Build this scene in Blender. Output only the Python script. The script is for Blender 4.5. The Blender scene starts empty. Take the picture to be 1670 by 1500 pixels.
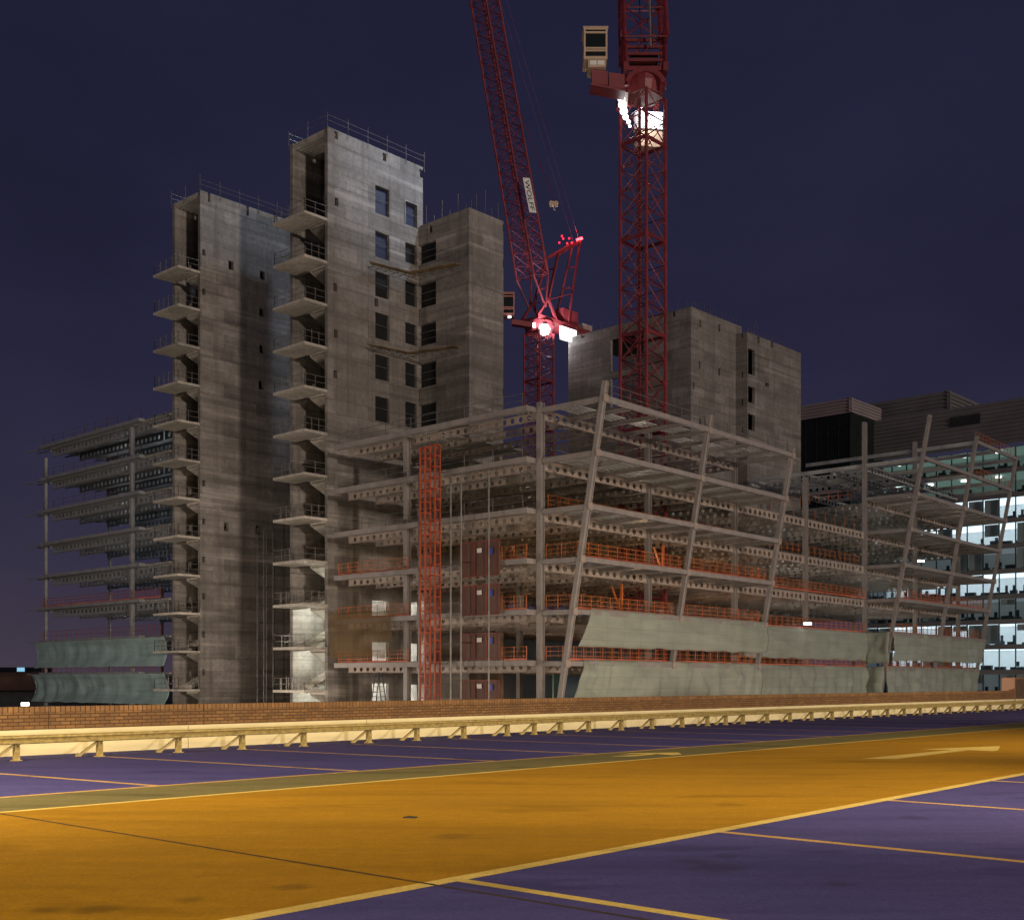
import bpy, math, random
from mathutils import Vector, Matrix, noise
random.seed(7)
scene = bpy.context.scene
COL = scene.collection
V = Vector

# ------------------------------------------------------------------ camera
FPX, CX, HY, CAMZ = 1950.0, 835.0, 1110.0, 1.6
cam_d = bpy.data.cameras.new("camera")
cam = bpy.data.objects.new("camera", cam_d)
COL.objects.link(cam)
cam.location = (0, 0, CAMZ)
cam.rotation_euler = (math.radians(90), 0, 0)
cam_d.sensor_width = 36.0
cam_d.lens = FPX / 1670 * 36.0
cam_d.shift_y = (HY - 750) / 1670
cam_d.clip_start = 0.1
cam_d.clip_end = 6000
scene.camera = cam

# ------------------------------------------------------------------ world: night sky with city glow
world = bpy.data.worlds.new("World")
scene.world = world
world.use_nodes = True
wn, wl_ = world.node_tree.nodes, world.node_tree.links
wn.clear()
w_out = wn.new("ShaderNodeOutputWorld")
w_bg = wn.new("ShaderNodeBackground")
w_tc = wn.new("ShaderNodeTexCoord")
w_sep = wn.new("ShaderNodeSeparateXYZ")
w_rmp = wn.new("ShaderNodeValToRGB")
wl_.new(w_tc.outputs["Generated"], w_sep.inputs[0])
wl_.new(w_sep.outputs["Z"], w_rmp.inputs[0])
cr = w_rmp.color_ramp
cr.elements[0].position = 0.0; cr.elements[0].color = (0.058, 0.044, 0.066, 1)
cr.elements[1].position = 1.0; cr.elements[1].color = (0.008, 0.008, 0.024, 1)
for p, c in ((0.10, (0.031, 0.0275, 0.053, 1)), (0.25, (0.0180, 0.0176, 0.042, 1)), (0.5, (0.0142, 0.0146, 0.038, 1))):
    e = cr.elements.new(p); e.color = c
w_ns = wn.new("ShaderNodeTexNoise"); w_ns.inputs["Scale"].default_value = 2.2; w_ns.inputs["Detail"].default_value = 5; w_ns.inputs["Roughness"].default_value = 0.55
w_mp = wn.new("ShaderNodeMapping"); w_mp.inputs["Scale"].default_value = (1, 1, 2.2); wl_.new(w_tc.outputs["Generated"], w_mp.inputs[0]); wl_.new(w_mp.outputs[0], w_ns.inputs["Vector"])
w_cl = wn.new("ShaderNodeMapRange"); w_cl.inputs[1].default_value = 0.3; w_cl.inputs[2].default_value = 0.7; w_cl.inputs[3].default_value = 0.80; w_cl.inputs[4].default_value = 1.2
wl_.new(w_ns.outputs[0], w_cl.inputs[0])
w_vm = wn.new("ShaderNodeVectorMath"); w_vm.operation = 'SCALE'; wl_.new(w_rmp.outputs[0], w_vm.inputs[0]); wl_.new(w_cl.outputs[0], w_vm.inputs["Scale"])
wl_.new(w_vm.outputs[0], w_bg.inputs[0])
w_bg.inputs[1].default_value = 1.0
wl_.new(w_bg.outputs[0], w_out.inputs[0])

# ------------------------------------------------------------------ lights
def add_light(name, kind, loc, energy, color, size=0.3, target=None, angle=None, blend=0.6):
    d = bpy.data.lights.new(name, kind)
    d.energy = energy; d.color = color
    if kind in ("POINT", "SPOT"): d.shadow_soft_size = size
    if kind == "SPOT" and angle: d.spot_size = math.radians(angle); d.spot_blend = blend
    o = bpy.data.objects.new(name, d); COL.objects.link(o)
    o.location = loc
    if target is not None:
        o.rotation_euler = (V(target) - V(loc)).to_track_quat('-Z', 'Y').to_euler()
    return o

# low sodium glow of the town, from behind and right of the camera
el = math.radians(1.5)
sun = add_light("town_glow_sun", "SUN", (0, 0, 50), 1.0, (1.0, 0.85, 0.72))
sun.data.angle = math.radians(2.5)
sd = V((0.50 * math.cos(el), -0.866 * math.cos(el), math.sin(el)))
sun.rotation_euler = sd.to_track_quat('Z', 'Y').to_euler()
SOD = (1.0, 0.77, 0.36)
for loc, pw, tgt, an in (((13.0, 11.0, 10.0), 11500, (4.2, 18.8, 0), 70), ((-13.0, 12.5, 7.5), 12500, (-6.5, 21.0, 0.2), 125),
                         ((20.0, 22.0, 9.0), 13000, (7.0, 38.0, 0.4), 85), ((38.0, 44.0, 9.0), 13000, (24.0, 58.0, 0.4), 90), ((-7.0, -7.0, 9.0), 15500, (-3.0, 16.0, 0), 100), ((4.0, -8.0, 8.0), 10000, (1.0, 11.0, 0), 95)):
    add_light("deck_lamp_light", "SPOT", loc, pw, SOD, 0.35, tgt, an, 1.0)
for lx, ly, pw in ((-56, 100, 7500), (-34, 84, 9500), (-2, 44, 7000), (14, 60, 7800), (36, 82, 7800), (62, 106, 6500), (-21, 102, 1500)):  # last entry is an added fill for the left tower's shaded face
    add_light("street_and_fill_light", "POINT", (lx, ly, -0.2), pw, (1.0, 0.84, 0.68), 0.4)
scene.view_settings.view_transform = 'Standard'
scene.view_settings.look = 'None'
scene.view_settings.exposure = 0
scene.view_settings.gamma = 1

# ------------------------------------------------------------------ materials
def newmat(name):
    m = bpy.data.materials.new(name); m.use_nodes = True
    nt = m.node_tree; b = nt.nodes["Principled BSDF"]
    return m, nt, b
def mix_rgb(nt, fac, a, b, mode='MIX'):
    n = nt.nodes.new("ShaderNodeMix"); n.data_type = 'RGBA'; n.blend_type = mode
    for sock, val in ((n.inputs[0], fac), (n.inputs[6], a), (n.inputs[7], b)):
        if hasattr(val, "is_output"): nt.links.new(val, sock)
        else: sock.default_value = val if isinstance(val, (int, float)) else (*val, 1)
    return n.outputs[2]
def ramp(nt, src, stops):
    n = nt.nodes.new("ShaderNodeValToRGB"); nt.links.new(src, n.inputs[0])
    el_ = n.color_ramp.elements
    el_[0].position, el_[0].color = stops[0][0], (*[stops[0][1]] * 3, 1)
    el_[1].position, el_[1].color = stops[-1][0], (*[stops[-1][1]] * 3, 1)
    for p, c in stops[1:-1]:
        e = el_.new(p); e.color = (c, c, c, 1)
    return n.outputs[0]
def coords(nt, scale=(1, 1, 1), rot=0.0):
    tc = nt.nodes.new("ShaderNodeTexCoord"); mp = nt.nodes.new("ShaderNodeMapping")
    mp.inputs["Scale"].default_value = scale; mp.inputs["Rotation"].default_value = (0, 0, rot)
    nt.links.new(tc.outputs["Object"], mp.inputs[0]); return mp.outputs[0]
def noise_tex(nt, vec, scale, detail=4, rough=0.55):
    n = nt.nodes.new("ShaderNodeTexNoise"); nt.links.new(vec, n.inputs["Vector"])
    n.inputs["Scale"].default_value = scale; n.inputs["Detail"].default_value = detail
    n.inputs["Roughness"].default_value = rough
    return n.outputs[0]
def dot_vec(nt, kx, ky):
    """vector (kx.P + ky.P, z, 0): a running coordinate along a wall, and height"""
    tc = nt.nodes.new("ShaderNodeTexCoord")
    d = nt.nodes.new("ShaderNodeVectorMath"); d.operation = 'DOT_PRODUCT'
    nt.links.new(tc.outputs["Object"], d.inputs[0]); d.inputs[1].default_value = (kx, ky, 0)
    s = nt.nodes.new("ShaderNodeSeparateXYZ"); nt.links.new(tc.outputs["Object"], s.inputs[0])
    c = nt.nodes.new("ShaderNodeCombineXYZ")
    nt.links.new(d.outputs["Value"], c.inputs[0]); nt.links.new(s.outputs[2], c.inputs[1])
    return c.outputs[0], s.outputs[2]
def bump(nt, b, h, strength=0.3, dist=0.02):
    n = nt.nodes.new("ShaderNodeBump"); n.inputs["Strength"].default_value = strength
    n.inputs["Distance"].default_value = dist
    nt.links.new(h, n.inputs["Height"]); nt.links.new(n.outputs[0], b.inputs["Normal"])

def simple(name, col, rough=0.6, metal=0.0, var=0.25, scale=3.0, stretch=(1, 1, 1)):
    m, nt, b = newmat(name)
    n = noise_tex(nt, coords(nt, stretch), scale, 5, 0.6)
    f = ramp(nt, n, ((0.3, 0.0), (0.7, 1.0)))
    lo = [c * (1 - var) for c in col]; hi = [min(1, c * (1 + var)) for c in col]
    nt.links.new(mix_rgb(nt, f, lo, hi), b.inputs["Base Color"])
    b.inputs["Roughness"].default_value = rough; b.inputs["Metallic"].default_value = metal
    return m
def emit(name, col, strength):
    m, nt, b = newmat(name)
    b.inputs["Base Color"].default_value = (0.02, 0.02, 0.02, 1)
    b.inputs["Emission Color"].default_value = (*col, 1)
    b.inputs["Emission Strength"].default_value = strength
    return m

def concrete(name, col, panels=True):
    m, nt, b = newmat(name)
    vec, z = dot_vec(nt, 0.68 - 0.735, 0.735 + 0.678)
    c0 = coords(nt)
    n1 = noise_tex(nt, c0, 0.22, 6, 0.62)
    n2 = noise_tex(nt, c0, 2.4, 6, 0.65)
    streak = noise_tex(nt, coords(nt, (1.6, 1.6, 0.05)), 1.0, 5, 0.6)
    pour = noise_tex(nt, coords(nt, (0.05, 0.05, 1.5)), 1.0, 5, 0.6)
    col_out = mix_rgb(nt, ramp(nt, n1, ((0.3, 0), (0.72, 1))), [c * 0.70 for c in col], [c * 1.2 for c in col])
    col_out = mix_rgb(nt, ramp(nt, n2, ((0.35, 0.6), (0.65, 0))), col_out, [c * 0.5 for c in col])
    col_out = mix_rgb(nt, ramp(nt, streak, ((0.50, 0.0), (0.74, 0.8))), col_out, [c * 0.45 for c in col])
    col_out = mix_rgb(nt, ramp(nt, pour, ((0.53, 0.0), (0.70, 0.85))), col_out, [c * 0.42 for c in col])
    col_out = mix_rgb(nt, ramp(nt, pour, ((0.30, 0.6), (0.44, 0.0))), col_out, [min(1, c * 1.5) for c in col])
    if panels:
        br = nt.nodes.new("ShaderNodeTexBrick"); nt.links.new(vec, br.inputs["Vector"])
        br.inputs["Scale"].default_value = 1.0
        br.inputs["Brick Width"].default_value = 2.7; br.inputs["Row Height"].default_value = 1.31
        br.inputs["Mortar Size"].default_value = 0.022; br.inputs["Mortar Smooth"].default_value = 0.3
        br.inputs["Color1"].default_value = (0.62, 0.60, 0.58, 1); br.inputs["Color2"].default_value = (1.2, 1.2, 1.2, 1)
        br.inputs["Mortar"].default_value = (0.5, 0.5, 0.5, 1); br.inputs["Bias"].default_value = 0.0
        col_out = mix_rgb(nt, 0.62, col_out, br.outputs[0], 'MULTIPLY')
        # lift joints once per storey
        md = nt.nodes.new("ShaderNodeMath"); md.operation = 'PINGPONG'; nt.links.new(z, md.inputs[0]); md.inputs[1].default_value = 1.965
        ad = nt.nodes.new("ShaderNodeMath"); ad.operation = 'MULTIPLY_ADD'; nt.links.new(n2, ad.inputs[0]); ad.inputs[1].default_value = 0.45; nt.links.new(md.outputs[0], ad.inputs[2])
        f = ramp(nt, ad.outputs[0], ((0.20, 0.6), (0.38, 0.0)))
        col_out = mix_rgb(nt, f, col_out, [c * 0.45 for c in col])
    nt.links.new(col_out, b.inputs["Base Color"])
    b.inputs["Roughness"].default_value = 0.88
    bump(nt, b, n2, 0.35, 0.03)
    return m

M = {}
M['concrete'] = concrete("concrete_wall", (0.285, 0.258, 0.237))
M['landing'] = concrete("precast_concrete", (0.52, 0.475, 0.42), False)
M['steel'] = simple("primed_steel", (0.255, 0.23, 0.222), 0.55, 0, 0.16, 1.2)
M['beam'] = simple("primed_beam", (0.33, 0.27, 0.235), 0.55, 0, 0.2, 0.8)
M['steelshade'] = simple('shaded_primed_steel', (0.21, 0.21, 0.225), 0.55, 0, 0.2, 1.2)  # primed steel with the left block's shade put into its colour
M['cabredlit'] = simple('cab_red_lit', (0.50, 0.20, 0.17), 0.5, 0, 0.1, 1)  # red lamp light on the farther cab, put into its colour
M['galv'] = simple("galvanised_decking", (0.52, 0.52, 0.50), 0.42, 0.35, 0.25, 0.7)
M['slab'] = simple("raw_slab", (0.16, 0.15, 0.14), 0.9, 0, 0.25, 0.8)
M['orange'] = simple("orange_paint", (0.50, 0.145, 0.038), 0.5, 0, 0.35, 0.9)
M['redrail'] = simple("red_toe_board", (0.52, 0.125, 0.06), 0.5, 0, 0.45, 0.5)
M['tube'] = simple("scaffold_tube", (0.22, 0.21, 0.20), 0.45, 0.5, 0.3, 1.5)
M['crane'] = simple("crane_red", (0.185, 0.024, 0.030), 0.45, 0, 0.3, 0.6)
M['cranedark'] = simple("crane_dark_red", (0.09, 0.018, 0.015), 0.5, 0, 0.3, 0.6)
M['hoist'] = simple("hoist_red", (0.36, 0.068, 0.03), 0.5, 0, 0.3, 0.8)
M['gate'] = simple("gate_red", (0.105, 0.045, 0.034), 0.6, 0, 0.3, 0.5)
M['gateframe'] = simple('gate_frame_red', (0.19, 0.045, 0.03), 0.6, 0, 0.3, 0.5)
M['cab'] = simple("cab_cream", (0.55, 0.40, 0.28), 0.5, 0, 0.1, 1)
M['white'] = simple("white_paint", (0.8, 0.79, 0.76), 0.55, 0, 0.06, 1.5)
M['black'] = simple("black_rubber", (0.02, 0.02, 0.022), 0.7, 0, 0.3, 1)
M['timber'] = simple("scaffold_timber", (0.20, 0.14, 0.08), 0.85, 0, 0.45, 1.5)
M['louvre'] = simple("louvre_metal", (0.20, 0.19, 0.19), 0.5, 0.2, 0.15, 0.2)
M['louvrepinklit'] = simple("louvre_cap_pink_lit", (0.40, 0.345, 0.345), 0.5, 0.2, 0.15, 0.2)  # pinkish cast of the red crane lamps put into the cap colour
M['mullion'] = simple("mullion_dark", (0.035, 0.04, 0.045), 0.4, 0.3, 0.2, 1)
M['brown'] = simple("brown_cladding", (0.22, 0.12, 0.08), 0.8, 0, 0.3, 0.2)
M['ground'] = simple("street_ground", (0.05, 0.048, 0.045), 0.9, 0, 0.3, 0.1)
M['wallwhite'] = simple("interior_white", (0.75, 0.76, 0.76), 0.8, 0, 0.08, 0.3)
M['furniture'] = simple("office_furniture", (0.05, 0.06, 0.07), 0.7, 0, 0.5, 0.8)
M['openingsky'] = simple("opening_sky_blue", (0.010, 0.014, 0.045), 0.6, 0, 0.4, 1)  # night sky showing through the openings, put into a sheet colour
M['yellow'] = simple("yellow_tarpaulin", (0.35, 0.27, 0.02), 0.7, 0, 0.4, 1)
M['sign_blue'] = simple("blue_sign", (0.03, 0.06, 0.35), 0.5, 0, 0.1, 1)
M['openingdark'] = simple('opening_dark', (0.006, 0.006, 0.008), 0.8, 0, 0.4, 2)  # darkness of the unlit interiors, put into a sheet colour
M['beacon'] = emit("red_beacon_glow", (1.0, 0.03, 0.04), 14)
M['beaconlow'] = emit("red_small_glow", (1.0, 0.02, 0.05), 3)
M['flood'] = emit("flood_and_panel_glow", (0.93, 0.96, 1.0), 5)
M['lampwhite'] = emit("site_lamp_glow", (0.97, 1.0, 0.95), 4)
M['greenled'] = emit("green_led_glow", (0.05, 1.0, 0.15), 3)
M['cyan'] = emit("cyan_sign_glow", (0.35, 0.75, 1.0), 0.8)

def office_ceiling(name, col, s):
    m, nt, b = newmat(name)
    b.inputs["Base Color"].default_value = (0.7, 0.7, 0.7, 1)
    b.inputs["Emission Color"].default_value = (*col, 1); b.inputs["Emission Strength"].default_value = s
    return m
def net_mat(name, col, clear=0.16):
    m, nt, b = newmat(name)
    n = noise_tex(nt, coords(nt, (0.25, 0.25, 1.6)), 1.0, 5, 0.6)
    n2 = noise_tex(nt, coords(nt), 7, 3, 0.6)
    f = ramp(nt, n, ((0.3, 0), (0.7, 1)))
    c = mix_rgb(nt, f, [x * 0.88 for x in col], [x * 1.1 for x in col])
    vec, z_ = dot_vec(nt, 0.647 - 0.735, 0.762 + 0.678)
    br = nt.nodes.new("ShaderNodeTexBrick"); nt.links.new(vec, br.inputs["Vector"]); br.offset = 0.0; br.inputs["Scale"].default_value = 1.0
    br.inputs["Brick Width"].default_value = 2.46; br.inputs["Row Height"].default_value = 0.95; br.inputs["Mortar Size"].default_value = 0.03; br.inputs["Mortar Smooth"].default_value = 0.8
    br.inputs["Color1"].default_value = (0.93, 0.93, 0.93, 1); br.inputs["Color2"].default_value = (1.04, 1.04, 1.04, 1); br.inputs["Mortar"].default_value = (0.72, 0.72, 0.70, 1)
    c = mix_rgb(nt, 0.8, c, br.outputs[0], 'MULTIPLY')
    nt.links.new(c, b.inputs["Base Color"]); b.inputs["Roughness"].default_value = 0.85
    bump(nt, b, n2, 0.25, 0.03)
    tr = nt.nodes.new("ShaderNodeBsdfTranslucent"); nt.links.new(c, tr.inputs[0])
    tp = nt.nodes.new("ShaderNodeBsdfTransparent")
    m1 = nt.nodes.new("ShaderNodeMixShader"); m1.inputs[0].default_value = 0.3
    m2 = nt.nodes.new("ShaderNodeMixShader"); m2.inputs[0].default_value = clear
    out = nt.nodes["Material Output"]
    nt.links.new(b.outputs[0], m1.inputs[1]); nt.links.new(tr.outputs[0], m1.inputs[2])
    nt.links.new(m1.outputs[0], m2.inputs[1]); nt.links.new(tp.outputs[0], m2.inputs[2])
    nt.links.new(m2.outputs[0], out.inputs[0])
    return m
M['net'] = net_mat("debris_netting", (0.43, 0.465, 0.40))
M['nettop'] = net_mat("debris_netting_teal", (0.38, 0.52, 0.52))
M['netbrown'] = net_mat("brown_sheeting", (0.20, 0.125, 0.05), 0.62)

def glass_mat(name, tint, trans):
    m, nt, b = newmat(name)
    b.inputs["Base Color"].default_value = (*tint, 1); b.inputs["Roughness"].default_value = 0.08
    tp = nt.nodes.new("ShaderNodeBsdfTransparent"); tp.inputs[0].default_value = (0.9, 0.95, 0.95, 1)
    mx = nt.nodes.new("ShaderNodeMixShader"); mx.inputs[0].default_value = trans
    nt.links.new(b.outputs[0], mx.inputs[1]); nt.links.new(tp.outputs[0], mx.inputs[2])
    nt.links.new(mx.outputs[0], nt.nodes["Material Output"].inputs[0])
    return m
M['pane'] = glass_mat("office_glass", (0.02, 0.03, 0.035), 0.85)
M['blind'] = simple("window_blind", (0.72, 0.74, 0.76), 0.8, 0, 0.05, 0.5)
M['blackglass'] = simple("black_glass", (0.012, 0.016, 0.016), 0.25, 0, 0.3, 0.5)

DX, DY = 0.671, 0.741                                  # deck direction (along the parapet)
ANG = math.atan2(DY, DX)
def deck_mat(name, col, col2, rough, stain=0.5):
    m, nt, b = newmat(name)
    c0 = coords(nt)
    al = coords(nt, (0.18, 1.5, 1), -ANG)
    n1 = noise_tex(nt, c0, 0.35, 5, 0.6); n2 = noise_tex(nt, al, 1.0, 6, 0.62); n3 = noise_tex(nt, c0, 26, 4, 0.7)
    n4 = noise_tex(nt, coords(nt, (0.55, 1.3, 1), -ANG), 0.8, 4, 0.55)
    c = mix_rgb(nt, ramp(nt, n1, ((0.3, 0), (0.7, 1))), col, col2)
    c = mix_rgb(nt, ramp(nt, n2, ((0.45, 0), (0.72, 0.6))), c, [x * 0.55 for x in col])
    c = mix_rgb(nt, ramp(nt, n4, ((0.585, 0), (0.66, stain))), c, [x * 0.35 for x in col])
    c = mix_rgb(nt, ramp(nt, n3, ((0.36, 0.5), (0.6, 0))), c, [x * 0.5 for x in col])
    n5 = noise_tex(nt, c0, 5.0, 5, 0.75)
    c = mix_rgb(nt, ramp(nt, n5, ((0.40, 0.35), (0.62, 0))), c, [x * 0.6 for x in col])
    c = mix_rgb(nt, ramp(nt, n5, ((0.62, 0), (0.75, 0.3))), c, [min(1, x * 1.6) for x in col])
    nt.links.new(c, b.inputs["Base Color"])
    nt.links.new(ramp(nt, n1, ((0.3, rough + 0.05), (0.7, rough + 0.25))), b.inputs["Roughness"])
    b.inputs['Specular IOR Level'].default_value = 0.12
    bump(nt, b, n3, 0.25, 0.006)
    return m
M['bay'] = deck_mat("bay_purple_coating", (0.070, 0.068, 0.31), (0.090, 0.080, 0.325), 0.6)
M['lane'] = deck_mat("lane_ochre_coating", (0.36, 0.194, 0.020), (0.42, 0.222, 0.018), 0.55, 0.35)
M['strip'] = deck_mat("walkway_green_coating", (0.165, 0.150, 0.090), (0.19, 0.165, 0.095), 0.65)
M['line'] = deck_mat("yellow_line_paint", (0.66, 0.50, 0.19), (0.74, 0.57, 0.24), 0.6, 0.6)
M['linedull'] = deck_mat("worn_line_paint", (0.52, 0.33, 0.17), (0.60, 0.39, 0.20), 0.65, 0.85)
M['joint'] = simple("joint_sealant", (0.035, 0.022, 0.012), 0.8, 0, 0.3, 3)
M['upstand'] = simple("white_upstand_paint", (0.76, 0.67, 0.47), 0.55, 0, 0.12, 0.8, (1, 1, 4))
M['rail'] = simple("galvanised_rail", (0.42, 0.33, 0.15), 0.5, 0.25, 0.35, 9)

def brick_mat(name, bw, rh, soldier):
    m, nt, b = newmat(name)
    vec, z = dot_vec(nt, DX, DY)
    br = nt.nodes.new("ShaderNodeTexBrick"); nt.links.new(vec, br.inputs["Vector"])
    br.inputs["Scale"].default_value = 1.0
    br.inputs["Brick Width"].default_value = bw; br.inputs["Row Height"].default_value = rh
    br.inputs["Mortar Size"].default_value = 0.011; br.inputs["Mortar Smooth"].default_value = 0.2
    br.offset = 0.0 if soldier else 0.5
    k = 1.25 if soldier else 1.0
    br.inputs["Color1"].default_value = (0.175 * k, 0.092 * k, 0.044 * k, 1); br.inputs["Color2"].default_value = (0.27 * k, 0.145 * k, 0.07 * k, 1)
    br.inputs["Mortar"].default_value = (0.065, 0.035, 0.022, 1)
    n = noise_tex(nt, coords(nt), 1.4, 5, 0.6)
    c = mix_rgb(nt, ramp(nt, n, ((0.35, 0.45), (0.65, 0))), br.outputs[0], (0.09, 0.045, 0.03))
    nt.links.new(c, b.inputs["Base Color"]); b.inputs["Roughness"].default_value = 0.85
    inv = nt.nodes.new("ShaderNodeMath"); inv.operation = 'SUBTRACT'; inv.inputs[0].default_value = 1; nt.links.new(br.outputs[1], inv.inputs[1])
    bump(nt, b, inv.outputs[0], 0.6, 0.01)
    return m
M['brick'] = brick_mat("brown_brick", 0.236, 0.079, False)
M['brickcap'] = brick_mat("brick_on_edge", 0.118, 5.0, True)

# ------------------------------------------------------------------ mesh helpers
UPZ = V((0, 0, 1))
class MB:
    def __init__(s): s.v = []; s.f = []
    def quad(s, a, b, c, d):
        i = len(s.v); s.v += [tuple(a), tuple(b), tuple(c), tuple(d)]; s.f.append((i, i + 1, i + 2, i + 3))
    def poly(s, pts):
        i = len(s.v); s.v += [tuple(p) for p in pts]; s.f.append(tuple(range(i, i + len(pts))))
    def box(s, o, x, y, z):
        o, x, y, z = V(o), V(x), V(y), V(z)
        i = len(s.v)
        s.v += [tuple(p) for p in (o, o + x, o + x + y, o + y, o + z, o + x + z, o + x + y + z, o + y + z)]
        s.f += [(i, i + 3, i + 2, i + 1), (i + 4, i + 5, i + 6, i + 7), (i, i + 1, i + 5, i + 4), (i + 1, i + 2, i + 6, i + 5), (i + 2, i + 3, i + 7, i + 6), (i + 3, i, i + 4, i + 7)]
    def cbox(s, c, hx, hy, hz):
        c = V(c); s.box(c - V((hx, hy, hz)), (2 * hx, 0, 0), (0, 2 * hy, 0), (0, 0, 2 * hz))
    def bar(s, p, q, w, h=None, up=None):
        p, q = V(p), V(q); h = w if h is None else h
        d = (q - p).normalized(); u = V(up) if up is not None else UPZ
        if abs(d.dot(u)) > 0.98: u = V((0.735, -0.678, 0))
        sx = d.cross(u).normalized(); sz = sx.cross(d).normalized()
        s.box(p - sx * w / 2 - sz * h / 2, q - p, sx * w, sz * h)
    def tube(s, p, q, r, n=6, r2=None):
        p, q = V(p), V(q); r2 = r if r2 is None else r2
        d = (q - p).normalized(); u = UPZ if abs(d.z) < 0.9 else V((1, 0, 0))
        a = d.cross(u).normalized(); b = d.cross(a)
        i = len(s.v)
        for k in range(n):
            t = 2 * math.pi * k / n; e = a * math.cos(t) + b * math.sin(t)
            s.v += [tuple(p + e * r), tuple(q + e * r2)]
        for k in range(n):
            k2 = (k + 1) % n
            s.f.append((i + 2 * k, i + 2 * k2, i + 2 * k2 + 1, i + 2 * k + 1))
        s.f.append(tuple(i + 2 * k for k in range(n - 1, -1, -1))); s.f.append(tuple(i + 2 * k + 1 for k in range(n)))
    def isec(s, p, q, w, h, tw=0.03, tf=0.04, up=None):
        """an I-section bar: two flanges and a web"""
        p, q = V(p), V(q); d = (q - p).normalized(); u = V(up) if up is not None else UPZ
        sx = d.cross(u).normalized(); sz = sx.cross(d).normalized()
        for z0, z1 in ((-h / 2, -h / 2 + tf), (h / 2 - tf, h / 2)):
            s.box(p - sx * w / 2 + sz * z0, q - p, sx * w, sz * (z1 - z0))
        s.box(p - sx * tw / 2 + sz * (-h / 2 + tf), q - p, sx * tw, sz * (h - 2 * tf))
    def mesh(s, name):
        me = bpy.data.meshes.new(name); me.from_pydata(s.v, [], s.f); me.update(); return me
    def build(s, name, mat, parent=None):
        return place(s.mesh(name), name, mat, parent)

WL = {}
def place(me, name, mat, parent=None, loc=(0, 0, 0), rz=0.0, cache=False):
    if mat is not None and not me.materials: me.materials.append(mat)
    o = bpy.data.objects.new(name, me); COL.objects.link(o)
    l = V(loc)
    if parent is not None:
        o.parent = parent; o.location = l - WL.get(parent, V((0, 0, 0)))
    else:
        o.location = l
    o.rotation_euler.z = rz
    WL[o] = l
    return o
def empty(name, loc):
    o = bpy.data.objects.new(name, None); COL.objects.link(o); o.location = loc; o.empty_display_size = 0.5
    WL[o] = V(loc); return o
def tag(o, label=None, cat=None, group=None, kind=None):
    if label: o["label"] = label
    if cat: o["category"] = cat
    if group: o["group"] = group
    if kind: o["kind"] = kind
    return o
def thing(name, loc, label, cat, group=None): return tag(empty(name, loc), label, cat, group)
def struct(o, label=None): return tag(o, label, None, None, "structure")

def V3(p, z): return V((p[0], p[1], z))
def s_at(px, P, D):
    k = (px - CX) / FPX
    return (k * P[1] - P[0]) / (D[0] - k * D[1])
def z_at(py, Y): return (HY - py) / FPX * Y + CAMZ

# =================================================================== car park deck
N2 = V((DY, -DX, 0)); D2 = V((DX, DY, 0))
def dk(a, q, z=0.0): return D2 * a + N2 * q + V((0, 0, z))
def deck_sheet(name, mat, a0, a1, q0, q1, z, parent=None):
    b = MB(); b.quad(dk(a0, q0, z), dk(a0, q1, z), dk(a1, q1, z), dk(a1, q0, z)); return b.build(name, mat, parent)
b = MB(); b.box(dk(-70, -25.45, -0.5), D2 * 190, N2 * 75, V((0, 0, 0.5)))
struct(b.build("car_park_deck", M['bay']))
b = MB(); b.box(dk(-70, -25.3, -10.9), D2 * 190, N2 * 74, V((0, 0, 10.35)))
struct(b.build("car_park_base", M['brown']))
def qn(a): return -6.75 - 0.033 * (a - 4.6)
b = MB(); b.quad(dk(-70, -14.4, 0.0006), dk(-70, qn(-70), 0.0006), dk(120, qn(120), 0.0006), dk(120, -14.4, 0.0006)); struct(b.build("lane", M['lane']))
b = MB(); b.quad(dk(-70, qn(-70) - 0.085, 0.0013), dk(-70, qn(-70) + 0.085, 0.0013), dk(120, qn(120) + 0.085, 0.0013), dk(120, qn(120) - 0.085, 0.0013)); struct(b.build("lane_line", M['line']))
struct(deck_sheet("walkway", M['strip'], -70, 120, -16.25, -14.4, 0.0006))
for q, w in ((-14.4, 0.13),):
    struct(deck_sheet("lane_line", M['line'], -70, 120, q - w / 2, q + w / 2, 0.0013))
struct(deck_sheet("walkway_line", M['linedull'], -70, 120, -16.32, -16.18, 0.0013))
for a in (-5.4, -1.3, 2.8, 6.85, 10.9, 15.3, 19.4, 23.5, 27.6, 31.7, 35.8, 40, 44):
    struct(deck_sheet("bay_line", M['linedull'] if a != 6.85 else M['line'], a - 0.065, a + 0.065, qn(a) + 0.03, -1.2, 0.0011))
for a in (2.4, 6.1, 9.9, 13.9, 17.5, 20.7, 24.3, 28, 31.7, 35.4, 39.1, 42.8, 46.5, 50.2, 54, 58, 62, 66):
    b = MB(); sl = 0.125                                # the far bays lie a little askew
    p0, p1 = dk(a, -16.31), dk(a - sl * 7.2, -23.4)
    b.quad(p0 - D2 * 0.075 + UPZ * 0.0011, p0 + D2 * 0.075 + UPZ * 0.0011, p1 + D2 * 0.075 + UPZ * 0.0011, p1 - D2 * 0.075 + UPZ * 0.0011)
    struct(b.build("bay_line", M['linedull']))
for a in (6.55, 40.0):
    struct(deck_sheet("deck_joint", M['joint'], a - 0.022, a + 0.022, -14.3, -2.0, 0.0019))
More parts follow.
